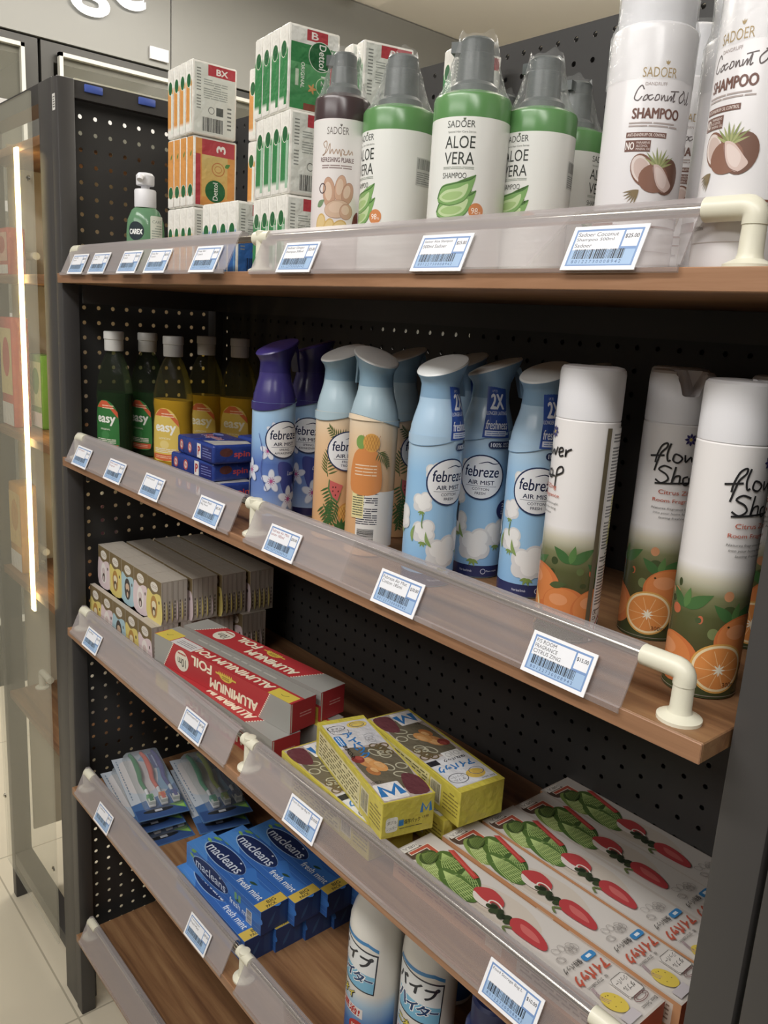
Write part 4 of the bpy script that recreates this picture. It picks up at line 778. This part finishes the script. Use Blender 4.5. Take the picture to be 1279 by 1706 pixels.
# ---------------------------------------------------------------- aluminium foil cartons
def foil(front_up):
    l, w, h = .312, .0445, .042; m = MB().box(-l/2, -w/2, 0, l/2, w/2, h, '#b3282f', bev=.0008, seg=1)
    def zig(a, P0, P1, H, col):
        n = 13
        for i in range(n):
            t = (i+.5)/n; a.ell(P0[0]+(P1[0]-P0[0])*t, P0[1]+(P1[1]-P0[1])*t, 1.3, 1.3, col, n=8)
    def main(H):
        a = Art(); a.rect(0, 0, 312, H, '#b92a30'); a.poly([(0, 0), (40, 0), (62, H), (0, H)], '#9b9a94'); a.poly([(312, 0), (262, 0), (286, H), (312, H)], '#9b9a94'); zig(a, (41, 0), (63, H), H, '#e9e2cf'); zig(a, (262, 0), (286, H), H, '#e9e2cf')
        a.text('ALUMINIUM', 118, H*.70, 104, H*.33, '#efe6c8', 0, .05, .08); a.text('FOIL', 192, H*.27, 48, H*.33, '#efe6c8', 0, .05, .08); a.ell(240, H*.5, 17, H*.38, '#ded8c4'); a.text('10m', 240, H*.56, 20, H*.3, '#3a3430', 0, .01); a.lines(230, H*.2, 250, H*.3, 1, '#b85a50', .6)
        a.ell(135, H*.22, 15, H*.2, '#d8b82a', 0, 16, 0, 180); a.line([(112, H*.24), (158, H*.24)], 2.6, '#d8b82a'); [a.poly([(120+k*4, H*.22), (124+k*4, H*.22), (122+k*4, H*.12)], '#d8b82a') for k in range(8)]; a.lines(127, H*.24, 143, H*.36, 2, '#8a6a1a', .5); return a
    def side(H):
        a = Art(); a.rect(0, 0, 312, H*.46, '#98968f'); a.rect(0, H*.46, 312, H, '#b92a30'); a.text('ALUMINIUM FOIL', 140, H*.72, 176, H*.30, '#efe6c8', 0, .05, .08); a.lines(70, H*.14, 250, H*.26, 1, '#b9b6ae', .5, 2, 9)
        a.rect(4, H*.55, 46, H, '#d9c22a'); a.rect(272, H*.35, 310, H, '#d9c22a'); a.line([(18, H*.7), (24, H*.8), (30, H*.78)], .8, '#5a5a2a', 4); a.line([(288, H*.6), (293, H*.75), (297, H*.7)], .8, '#5a5a2a', 4); a.rect(218, H*.5, 270, H, '#d6d2d0'); a.lines(224, H*.62, 262, H*.9, 3, '#8a8488', .4); return a
    if front_up: m.art(main(44.5), face('toprev', l, w, h)); m.art(side(42), face('frontrev', l, w, h))
    else: m.art(main(42), face('frontrev', l, w, h)); m.art(side(44.5), face('toprev', l, w, h))
    e = Art(); e.rect(1, 1, 43.5, 41, '#b3282f'); e.rect(1, 1, 3, 41, '#d8c8b8'); e.lines(16, 18, 36, 26, 2, '#d89a94', .35); m.art(e, face('right', l, w, h))
    t = thing('aluminium_foil_carton', 'x y z w', 'foil box'); m.build('carton', CARD, t); return t
def at_corner(o, x, y, deg, z, l, w, lab=None, grp=None, flip=False):
    """place a carton by its near corner (x, y) and turn"""
    a = radians(deg); o.location = (x+cos(a)*l/2-sin(a)*w/2, y+sin(a)*l/2+cos(a)*w/2, z); o.rotation_euler = (0, 0, a+(pi if flip else 0))
    if lab: o['label'] = lab
    if grp: o['group'] = grp
    return o
f1, f2 = foil(False), foil(True); GFo = 'aluminium foil cartons'
at_corner(f1, .297, .027, 7.3, ZC+.0425, .312, .0445, 'red and silver foil carton on top, nearest the guard, yellow corner stickers', GFo)
at_corner(f2, .291, .079, 7.3, ZC+.0425, .312, .0445, 'red foil carton on top, against the mask packs, big lettering upward', GFo)
at_corner(dup(f2, (0, 0, 0)), .296, .0285, 2.0, ZC, .312, .0445, 'red foil carton at the bottom of the pile, right behind the guard', GFo)
at_corner(dup(f1, (0, 0, 0)), .300, .080, 5.5, ZC, .312, .0445, 'red foil carton at the bottom of the pile, second from the guard', GFo)
# ---------------------------------------------------------------- yellow zip bag cartons
def zipbox(style):
    l, w, h = .185, .062, .042; Y = '#cabb2a'; B = '#2a7ac0'; m = MB().box(-l/2, -w/2, 0, l/2, w/2, h, Y, bev=.0008, seg=1); a = Art()
    a.rect(0, 0, 185, 62, Y); a.rect(9, 3, 183, 60, '#b7a9a0'); a.grad(9, 3, 70, 60, [(0, '#d8d6d6'), (1, '#c4c4c8')])
    # food photograph
    a.blob([(70, 10), (100, 6), (140, 8), (160, 20), (165, 50), (140, 58), (100, 59), (78, 50), (74, 30)], '#6b6350', 4); rn = random.Random(3)
    for k in range(7): a.ring(rn.uniform(84, 140), rn.uniform(36, 54), rn.uniform(5, 9), rn.uniform(4, 6), 1.6, '#b9b59a', rn.uniform(0, 90))
    for k in range(5): a.ring(rn.uniform(72, 94), rn.uniform(40, 54), 5, 5, 2, '#6a5a3a')
    for x, y, rx, ry, c in ((104, 20, 15, 9, '#c98a4a'), (116, 28, 13, 8, '#d6984e'), (96, 12, 8, 7, '#8a3a34'), (124, 18, 10, 6, '#b9763a')): a.ell(x, y, rx, ry, c, 20); a.ell(x-2, y+2, rx*.6, ry*.5, '#dba867' if c != '#8a3a34' else '#a84a40', 20)
    a.blob([(140, 44), (176, 36), (180, 58), (150, 60)], '#6a3a40', 4)
    a.rect(150, 4, 181, 34, '#e4e2e0', 2); a.at(165, 19, 1, 90); a.line([(-11, -9), (-9, 9), (0, -6), (9, 9), (11, -9)], 8, B); a.at(); a.text('15枚入', 146, 12, 14, 5, '#3a3a3a', 90)
    a.ring(22, 16, 6, 11, .9, '#4a4a50', 0); a.line([(16, 6), (30, 6)], .8, '#4a4a50'); a.line([(28, 6), (36, 10), (36, 26), (28, 28)], .8, '#4a4a50', 4); a.text('ダブル', 23, 16, 15, 5, '#4a4a50', 90); a.text('ジッパー', 30, 16, 15, 5, '#4a4a50', 90)
    a.ell(20, 44, 8, 13, '#dcc04a'); a.ring(20, 44, 6, 9, .8, '#5a5a60'); a.ring(21, 44, 4, 7, .6, '#7a7a80'); a.rect(40, 4, 64, 13, B, 3); a.lines(42, 6, 62, 11, 2, '#d8e4f0', .5, 2, 5)
    if style == 0:
        for i, ch in enumerate('アイパック'): a.text(ch, 42+i*12, 24, 12, 11, B, 90, .04)
        for i, ch in enumerate('保存バッグ'): a.text(ch, 66+i*6, 9, 5.5, 5.5, '#2f2c2c', 90, .02)
        for k in range(4): a.ring(50+k*5, 46-2*(k % 2), 4, 6, .5, '#a9aab0', 40*k)
    else:
        a.rect(10, 4, 64, 60, '#d6d8dc'); a.text('アイパック', 46, 33, 48, 12, B, 90, .04); a.text('保存パック', 60, 24, 30, 6, '#2f2c2c', 90, .02); a.rect(62, 8, 76, 32, '#e4e4e2'); a.line([(62, 20), (76, 20)], .5, '#6a6a6a'); a.ring(69, 14, 4, 3, .5, '#8a8a90'); a.ring(69, 26, 4, 3, .5, '#8a8a90'); a.rect(56, 46, 66, 60, '#2f2f33')
        a.ell(24, 22, 9, 12, '#d8b43a'); a.ring(28, 18, 7, 9, .8, '#4a5a8a'); a.ring(24, 46, 9, 12, .9, '#4a4a50'); a.text('ダブル', 21, 46, 15, 4.6, '#4a4a50', 90); a.text('ジッパー', 27, 46, 17, 4.6, '#4a4a50', 90); a.text('Best Select', 12, 14, 18, 3, '#4a4a50', 90)
    m.art(a, face('top', l, w, h)); b = Art(); b.rect(9, 4, 130, 36, '#d9cf8a' if style else '#dcd29a'); b.lines(12, 6, 126, 34, 7, '#6a6440', .4, 7, 12); b.rect(132, 8, 152, 34, '#cfc8a4'); b.bars(134, 10, 150, 32, 20, '#5a5640'); b.lines(156, 8, 182, 34, 6, '#8a7c2a', .4, 3)
    m.art(b, face('front', l, w, h)); m.art(b, face('back', l, w, h))
    e = Art(); e.ring(12, 14, 7, 5, .8, '#5a5a50'); e.rect(5, 7, 19, 24, '#e2e0d8', 3); e.text('ダブル', 12, 18, 11, 4, '#3a3a38'); e.text('ジッパー', 12, 11.5, 12, 4, '#3a3a38'); e.rect(20, 12, 26, 19, B); e.text('保存パック', 36, 15.5, 19, 5.5, '#2f2c2c', 0, .01); e.line([(46.5, 22.5), (47.5, 33), (52, 25), (56.5, 33), (57.5, 22.5)], 3.6, B); e.lines(21, 8, 48, 10, 1, '#5a5640', .4); e.text('15枚', 52, 17, 8, 3, '#5a4640')
    if style == 0: m.art(e, face('right', l, w, h))
    t = thing('zip_bag_carton', 'x y z w', 'zip bag box'); m.build('carton', FILM, t); return t
z0_, z1_ = zipbox(0), zipbox(1); GZ = 'yellow zip bag cartons'
at_corner(z0_, .664, .066, -14.4, ZC+.0425, .185, .062, 'yellow zip bag carton lying askew on top, large blue M toward the bag boxes', GZ)
at_corner(z1_, .691, .124, -6.9, ZC+.0425, .185, .062, 'yellow zip bag carton on top, farther from the guard, M upside down', GZ, True)
at_corner(dup(z1_, (0, 0, 0)), .634, .036, -3, ZC, .185, .062, 'yellow zip bag carton on the board beneath the askew one, behind the guard', GZ, True)
at_corner(dup(z1_, (0, 0, 0)), .672, .112, -4, ZC, .185, .062, 'yellow zip bag carton on the board beneath the rear one, mostly hidden', GZ, True)
# ---------------------------------------------------------------- large storage bag cartons with vegetables on top
def bagbox():
    l, w, h = .282, .052, .030; m = MB().box(-l/2, -w/2, 0, l/2, w/2, h, '#cf9a6c', bev=.0006, seg=1); a = Art(); R = '#c2543a'
    a.rect(0, 0, 282, 52, '#c6bcb2'); a.rect(1.5, 2, 280, 50.5, '#cfc9c2'); rn = random.Random(9)
    a.blob([(70, 6), (110, 3), (150, 10), (170, 30), (140, 44), (100, 40), (80, 26)], '#cbc0b2', 4); a.blob([(90, 10), (120, 8), (128, 20), (104, 22)], '#c0b4a4', 4)
    a.blob([(6, 4), (22, 4), (26, 22), (20, 30), (8, 26)], '#584438', 4); a.rect(2, 4, 10, 26, '#e6e2da'); a.text('10枚入', 6, 16, 18, 5, '#4a423c', -90); a.poly([(10, 6), (26, 6), (26, 30), (54, 30), (54, 37), (18, 37), (18, 13), (10, 13)] if False else [(11, 8), (17, 8), (17, 30), (46, 30), (46, 37), (11, 37)], '#e8e0d0'); a.poly([(12, 9), (16, 9), (16, 31), (45, 31), (45, 36), (12, 36)], R)
    # savoy cabbage, leaf by leaf, with veins
    def cab(x, y, rx, ry, rot, c, v):
        a.ell(x, y, rx, ry, c, rot, 30); r = radians(rot)
        def q(u, t): return (x+u*rx*cos(r)-t*ry*sin(r), y+u*rx*sin(r)+t*ry*cos(r))
        for k in range(-4, 5): a.line([q(-.85, 0), q(-.1, k*.16), q(.8, k*.2)], .8, v, 4)
        for k in range(-3, 4):
            for j in range(6): a.line([q(-.5+j*.22, k*.17), q(-.40+j*.22, k*.17+.17)], .55, v)
    cab(42, 12, 24, 11, -12, '#7f9a45', '#c6d88c'); cab(54, 30, 26, 15, -18, '#4d6c28', '#a5c06a'); cab(80, 26, 20, 13, -40, '#42602a', '#9ab866'); cab(78, 14, 28, 12.5, -8, '#527430', '#b4cc78'); cab(30, 20, 9, 12, 20, '#3f5626', '#70883f')
    a.poly([(34, 44), (38, 49), (84, 38), (82, 32)], '#bd3a34'); a.poly([(36, 46), (80, 37), (80, 35), (36, 44)], '#cf5248')
    a.blob([(92, 26), (104, 36), (122, 32), (126, 22), (110, 18), (96, 18)], '#bd3c3e', 5); a.blob([(94, 20), (108, 18), (124, 20), (118, 12), (102, 12)], '#dcd2ca', 5); a.ring(122, 20, 9, 5, 1.6, '#e0d8cc', -15); a.ell(122, 20, 6, 3, '#5a463c', -15)
    for k in range(9): a.ell(118+k*3, 16+3*sin(k*2.1), 4, 3, rn.choice(['#2f3a26', '#3a472c', '#25301f']), 30*k)
    a.blob([(142, 20), (150, 28), (168, 27), (184, 20), (186, 12), (168, 9), (150, 10)], '#bb3a3e', 5); a.blob([(152, 22), (168, 22), (178, 16), (160, 15)], '#cf6460', 5); a.line([(150, 11), (144, 6), (150, 1.5)], 2.4, '#6a7a44', 4)
    for k in range(10): a.ring(192+rn.uniform(0, 14), 12+rn.uniform(0, 30), 4, 3, .35, '#8d8580', rn.uniform(0, 180))
    a.text('保存バッグ', 213, 18, 24, 6, '#3a3430', -90, .01); a.rect(210, 32, 217, 48, '#2f86c4', 2.5); a.lines(212, 34, 215, 46, 1, '#e0eaf2', .5, 2, 1); a.text('アイパック', 227, 26, 42, 11.5, R, -90, .04); a.text('273X268mm', 237, 18, 20, 3, '#5a5450', -90); a.text('幅', 237, 33, 3, 3, '#5a5450', -90)
    a.rect(243, 28, 264, 48, '#d9d3cc'); a.line([(242, 32), (246, 29), (262, 29), (266, 32), (266, 46), (262, 49), (246, 49), (242, 46)], .5, '#4a4440', 0, True); a.text('ダブル', 256, 39, 14, 5.5, '#3a3430', -90, .01); a.text('ジッパー', 248, 39, 15, 5, '#3a3430', -90, .01); a.ring(268, 38, 3.6, 8.5, .6, '#7a4a4a'); a.ring(268, 38, 2.2, 6, .5, '#7a4a4a')
    a.ell(258, 14, 12, 9, '#d9bf2c', 15); [a.ell(254+rn.uniform(-5, 9), 14+rn.uniform(-5, 6), .5, .5, '#6a5a1a') for k in range(8)]; [a.line([(238, 12-k*1.2), (248, 10-k*1.4), (256, 13-k*2)], .5, '#a07a8a', 4) for k in range(3)]
    a.text('Best Select', 276, 38, 20, 3.4, '#4a4440', -90); a.rect(270, 4, 279, 22, '#c3bcc0')
    m.art(a, face('top', l, w, h)); b = Art(); b.rect(0, 0, 282, 30, '#c9905f'); b.lines(8, 8, 140, 24, 4, '#a8603c', .45, 4, 10); b.rect(130, 6, 150, 26, '#d9bfa4'); b.rect(168, 4, 275, 26, '#d9c8b8'); b.lines(172, 7, 272, 24, 4, '#8a6a58', .4, 6, 9); b.ell(128, 22, 2, 2, '#3a2a22'); m.art(b, face('front', l, w, h))
    e = Art(); e.rect(0, 0, 52, 30, '#c4502e'); m.art(e, face('right', l, w, h)); t = thing('storage_bag_carton', 'x y z w', 'storage bag box'); m.build('carton', CARD, t); return t
bb = bagbox(); GB = 'storage bag cartons with cabbage pictures'
for i, (x, y, d) in enumerate(((.851, .034, 0.3), (.862, .0925, .3), (.868, .149, 0), (.870, .201, 0), (.866, .2535, -.4))):
    o = bb if i == 0 else dup(bb, (0, 0, 0))
    if i == 4: pass
    at_corner(o, x, y, d, ZC, .282, .052 if i < 4 else .050, f'storage bag carton with a cabbage picture, {ORD[i]} from the guard', GB)
    o.location.z = ZC
# ---------------------------------------------------------------- fourth shelf: toothpaste cartons
def paste():
    l, w, h = .200, .046, .038; m = MB().box(-l/2, -w/2, 0, l/2, w/2, h, '#1d4f9e', bev=.0008, seg=1)
    def panel(H, side):
        a = Art(); a.rect(0, 0, 200, H, '#2763b4'); a.poly([(0, 0), (60, 0), (0, H*.8)], '#3f86d2'); a.poly([(0, H), (22, H), (8, H*.5), (0, H*.5)], '#3c7fcc')
        for k in range(5): a.line([(10, H*(.15+.2*k)), (90, H*(.02+.2*k)), (198, H*(.0+.2*k))], .5, '#5c93d2', 3)
        a.blob([(118, H), (150, H*.7), (198, H*.75), (198, H*.45), (150, H*.4), (112, H*.62)], '#2f74c6', 4)
        a.ell(68, H*.56, 50, H*.40, '#8fb2d8'); a.ell(69, H*.56, 48.4, H*.37, '#1b2c5c', n=40); a.text('macleans', 69, H*.55, 82, H*.36, '#c9d3e2', 0, .012, 0, 4); a.ell(95, H*.8, 2, 1.4, '#c9d3e2')
        a.leaf(14, H*.86, 18, 6, 20, '#6aa048'); a.leaf(10, H*.7, 14, 5, -10, '#7fb055'); a.text('fresh mint', 150, H*.34, 56, H*.24, '#dfe7f0', 0, .012); a.leaf(136, H*.52, 16, 5, 15, '#2a4a3a'); side or (a.rect(182, 0, 199.5, H, '#d4b42c'), a.text('BIG', 188, H*.55, 14, H*.13, '#3a3a30', 90, .02), a.text('PACK', 195, H*.45, 16, H*.11, '#3a3a30', 90, .02))
        if side: a.rect(164, 2, 178, H*.62, '#d8d8da'); a.bars(165.5, 3, 176.5, H*.6, 22, vert=False); [a.rect(x, H*.55, x+6, H*.85, '#6aa06a', 1.5) for x in (134, 144)]
        return a
    m.art(panel(46, 0), face('top', l, w, h)); m.art(panel(38, 1), face('front', l, w, h)); e = Art(); e.rect(0, 0, 46, 38, '#1b3c74'); e.leaf(12, 6, 26, 5, 60, '#2c5a8c'); e.rect(32, 4, 42, 34, '#24487c'); m.art(e, face('right', l, w, h))
    t = thing('toothpaste_carton', 'x y z w', 'toothpaste box'); m.build('carton', CARD, t); return t
tp = paste(); GT = 'toothpaste cartons'; first = True
for layer in (1, 0):
    for i in range(4 if layer else 5):
        o = tp if first else dup(tp, (0, 0, 0)); first = False
        if layer: at_corner(o, .370+.0125*i, .045+.0480*i, 3.0, ZD+.0385, .2, .046, f'blue toothpaste carton in the upper layer, {ORD[i]} from the guard', GT)
        else: at_corner(o, .366+.006*i, .0295+.0475*i, .8, ZD, .2, .046, f'blue toothpaste carton in the lower layer, {ORD[i]} from the guard', GT)
# ---------------------------------------------------------------- three-brush blister packs
def brushes(cols):
    t = thing('toothbrush_pack', 'x y z w', 'toothbrush pack'); a = Art(); a.rect(0, 0, 218, 88, '#7fa6c6'); a.poly([(0, 0), (218, 0), (218, 88), (150, 88), (120, 40), (40, 30), (0, 60)], '#b9c2cc'); a.blob([(20, 10), (120, 6), (130, 50), (60, 70), (26, 50)], '#ccc8c8', 4)
    a.poly([(168, 0), (218, 0), (218, 88), (120, 88), (150, 60)], '#3f6aa2'); a.rect(186, 2, 216, 86, '#2f4f86'); a.ell(196, 40, 6, 26, '#23262c'); a.lines(193, 22, 199, 58, 1, '#b8bcc4', .35, 2, 1); a.poly([(186, 60), (206, 86), (182, 86)], '#6fae3a'); a.poly([(190, 66), (202, 84), (186, 84)], '#8cc455'); a.lines(10, 4, 150, 9, 1, '#6f8298', .4, 3, 22)
    a.rect(2, 66, 60, 86, '#5a5f92'); a.lines(10, 70, 56, 82, 2, '#a8acd0', .4)
    MB().box(-.109, -.044, 0, .109, .044, .0012, '#5d86ae').art(a, plane((-.109, -.044, .0012), (1, 0, 0), (0, 1, 0))).build('backing_card', CARD, t)
    for k, (c, hc) in enumerate(cols):
        y = -.012+.021*k; m = MB(); P = spline([(-.100, y, .009), (-.07, y+.002, .0125), (-.03, y+.0015, .011), (.0, y-.002, .009), (.03, y, .0085)], 5)
        m.tube(P, [.0034+.0018*sin(pi*min(1, i/(len(P)-1)*1.1))**2 for i in range(len(P))], 12, c)
        m.tube([(.03, y, .0085), (.045, y, .008), (.055, y, .0075)], [.0032, .0024, .0028], 10, '#d8dadc')
        b = m.build('brush', PRINT, t)
        h = MB().box(.053, y-.006, .004, .080, y+.006, .008, '#dcdcdc', bev=.0015); h.box(.055, y-.0055, .008, .066, y+.0055, .0155, hc); h.box(.0665, y-.0055, .008, .0785, y+.0055, .0145, '#c8ccc4'); h.box(.058, y-.003, .0085, .075, y+.003, .0162, c)
        h.build('brush_head', PRINT, b)
    bl = MB(); R = []
    for i, (ins, z) in enumerate(((0, .0014), (.003, .010), (.008, .0165), (.016, .0175))):
        x0, x1, y0, y1 = -.106+ins, .084-ins*.6, -.026+ins*.5, .042-ins*.5; P = []
        for cx, cy, g in ((x1-.006, y1-.006, 0), (x0+.006, y1-.006, 90), (x0+.006, y0+.006, 180), (x1-.006, y0+.006, 270)): P += [(cx+.006*cos(radians(g+q*30)), cy+.006*sin(radians(g+q*30)), z) for q in range(4)]
        R.append(P)
    bl.rings(R, (1, 1, 1), 0, False, True).build('blister', BLIST, t); return t
GTB = 'three-brush toothbrush packs'
b1 = brushes((('#2f7a44', '#5aa858'), ('#d0583a', '#d88a3a'), ('#4a4488', '#3a5a98'))); b2 = brushes((('#2f8a5c', '#3f9a88'), ('#a9b83a', '#8cc04a'), ('#3a3f6a', '#34487c')))
def pk(o, x, y, z, deg, lab): o.location = (x, y, z); o.rotation_euler = (0, 0, radians(deg)); o['label'] = lab; o['group'] = GTB
pk(b1, .126, .094, ZD+.036, -11, 'toothbrush pack with green, red and purple brushes, uppermost of the pile by the guard')
pk(dup(b1, (0, 0, 0)), .130, .078, ZD+.018, -7, 'toothbrush pack beneath the uppermost one near the guard, its green corner showing'); pk(dup(b1, (0, 0, 0)), .150, .084, ZD, -6, 'toothbrush pack at the bottom of the pile by the guard')
pk(b2, .190, .182, ZD+.036, -11, 'toothbrush pack with green and lime brushes, uppermost of the rear pile'); pk(dup(b2, (0, 0, 0)), .194, .178, ZD+.018, -13, 'toothbrush pack in the middle of the rear pile'); pk(dup(b2, (0, 0, 0)), .186, .184, ZD, -9, 'toothbrush pack at the bottom of the rear pile')
# ---------------------------------------------------------------- pipe cleaner bottles and a deodoriser can
def pipe():
    R = .034; t = thing('pipe_cleaner_bottle', 'x y z w', 'cleaner bottle'); m = MB().lathe([(R-.004, 0), (R-.001, .003), (R, .010), (R, .165), (R-.0012, .180), (R-.005, .194), (R-.0115, .208), (.0170, .218), (.0160, .226), (.0155, .240)], 52, '#dcdad2'); a = Art()
    a.at(0, 16, .97); a.grad(-62, -6, 62, 76, [(0, '#1c4f9c'), (.4, '#2f78c0'), (.8, '#a8c8de'), (1, '#dcdad2')])
    a.poly([(-36, 150), (-32, 158), (20, 152), (34, 144), (34, 139), (20, 147), (-30, 152)], '#2f84c0'); a.poly([(-36, 152), (-20, 150), (34, 136), (31, 78), (-30, 88), (-38, 100)], '#2a2f3c'); a.poly([(-34, 150), (-20, 148), (32, 134), (29.5, 80), (-29, 90), (-36, 101)], '#dfe3e4'); a.poly([(-30, 116), (31, 104), (29.5, 80), (-29, 90)], '#6fb6d8')
    for i, (ch, x, y, s) in enumerate((('パ', -23, 133, 16), ('イ', -3, 129, 16), ('プ', 18, 124, 17))): a.text(ch, x, y, s, s, '#1e2632', -9, .05)
    for i, (ch, x, y, s) in enumerate((('ハ', -22, 107, 17), ('イ', -6, 103, 16), ('タ', 9, 100, 16), ('ー', 23, 98, 12))): a.text(ch, x, y, s, s if ch != 'ー' else 3, '#f2f4f4', -9, .09); a.text(ch, x, y, s-1, (s-1) if ch != 'ー' else 2.4, '#17406e', -9, .04)
    a.text('ニオイ', -12, 72, 32, 12, '#1c1c22', -8, .1); a.text('ニオイ', -12, 72, 30, 11, '#e2d23a', -8, .03); a.poly([(-34, 62), (18, 54), (18, 40), (-34, 48)], '#e6e0dc'); a.text('も退治!', -8, 51, 44, 11, '#c2342e', -8, .04); a.ell(10, 26, 12, 10, '#c2342e'); a.text('除菌', 10, 26, 15, 7, '#f0ece6')
    m.art(a, cyl(R)); m.build('bottle', CANM, t); MB().lathe([(.0185, .234), (.0190, .236), (.0190, .258), (.0178, .260)], 36).build('cap', WHITEP, t); return t
pp = pipe(); put(pp, .760, .100, ZD, -70, 'white pipe cleaner bottle nearer the toothpaste, label turned aside', 'pipe cleaner bottles', 1, True); pp.location.z = ZD; pp.rotation_euler[2] = toward(.760, .100, -48)
o = dup(pp, (.833, .122, ZD), toward(.833, .122, -22), 'white pipe cleaner bottle nearer the charcoal post, blue topped label showing', 'pipe cleaner bottles')
o = dup(pp, (.765, .235, ZD), toward(.765, .235, 30), 'white pipe cleaner bottle in the second row, in shadow', 'pipe cleaner bottles')
def deo():
    R = .028; t = thing('deodoriser_can', 'x y z w', 'deodoriser'); m = MB().lathe([(R-.002, 0), (R, .003), (R, .16), (R-.002, .164), (R-.008, .168)], 44, '#2c3c74'); a = Art(); U = pi*28
    a.rect(-U, 20, U, 130, '#34508e'); a.blob([(-40, 120), (40, 116), (42, 80), (20, 70), (-42, 78)], '#c7442e', 4); a.text('ニオイ', 0, 128, 44, 17, '#1a1a1e', 0, .12); a.text('ニオイ', 0, 128, 42, 15.5, '#e6d84a', 0, .03); a.text('クリーン', -2, 144, 32, 8, '#e28a2e', 0, .06); a.text('徹底除去', 0, 104, 46, 14, '#f0e8e0', 0, .05); a.rect(-U, 155, U, 159, '#8a93ac'); m.art(a, cyl(R)); m.build('can', CANM, t)
    MB().lathe([(.0225, .162), (.0235, .164), (.0235, .195), (.021, .1985)], 36).build('cap', flat('navy_cap', '#27346a', .35), t); return t
dd = deo(); put(dd, .945, .105, ZD, -12, 'dark blue and red deodoriser can beside the pipe cleaner bottles', None, 1, True); dd.location.z = ZD
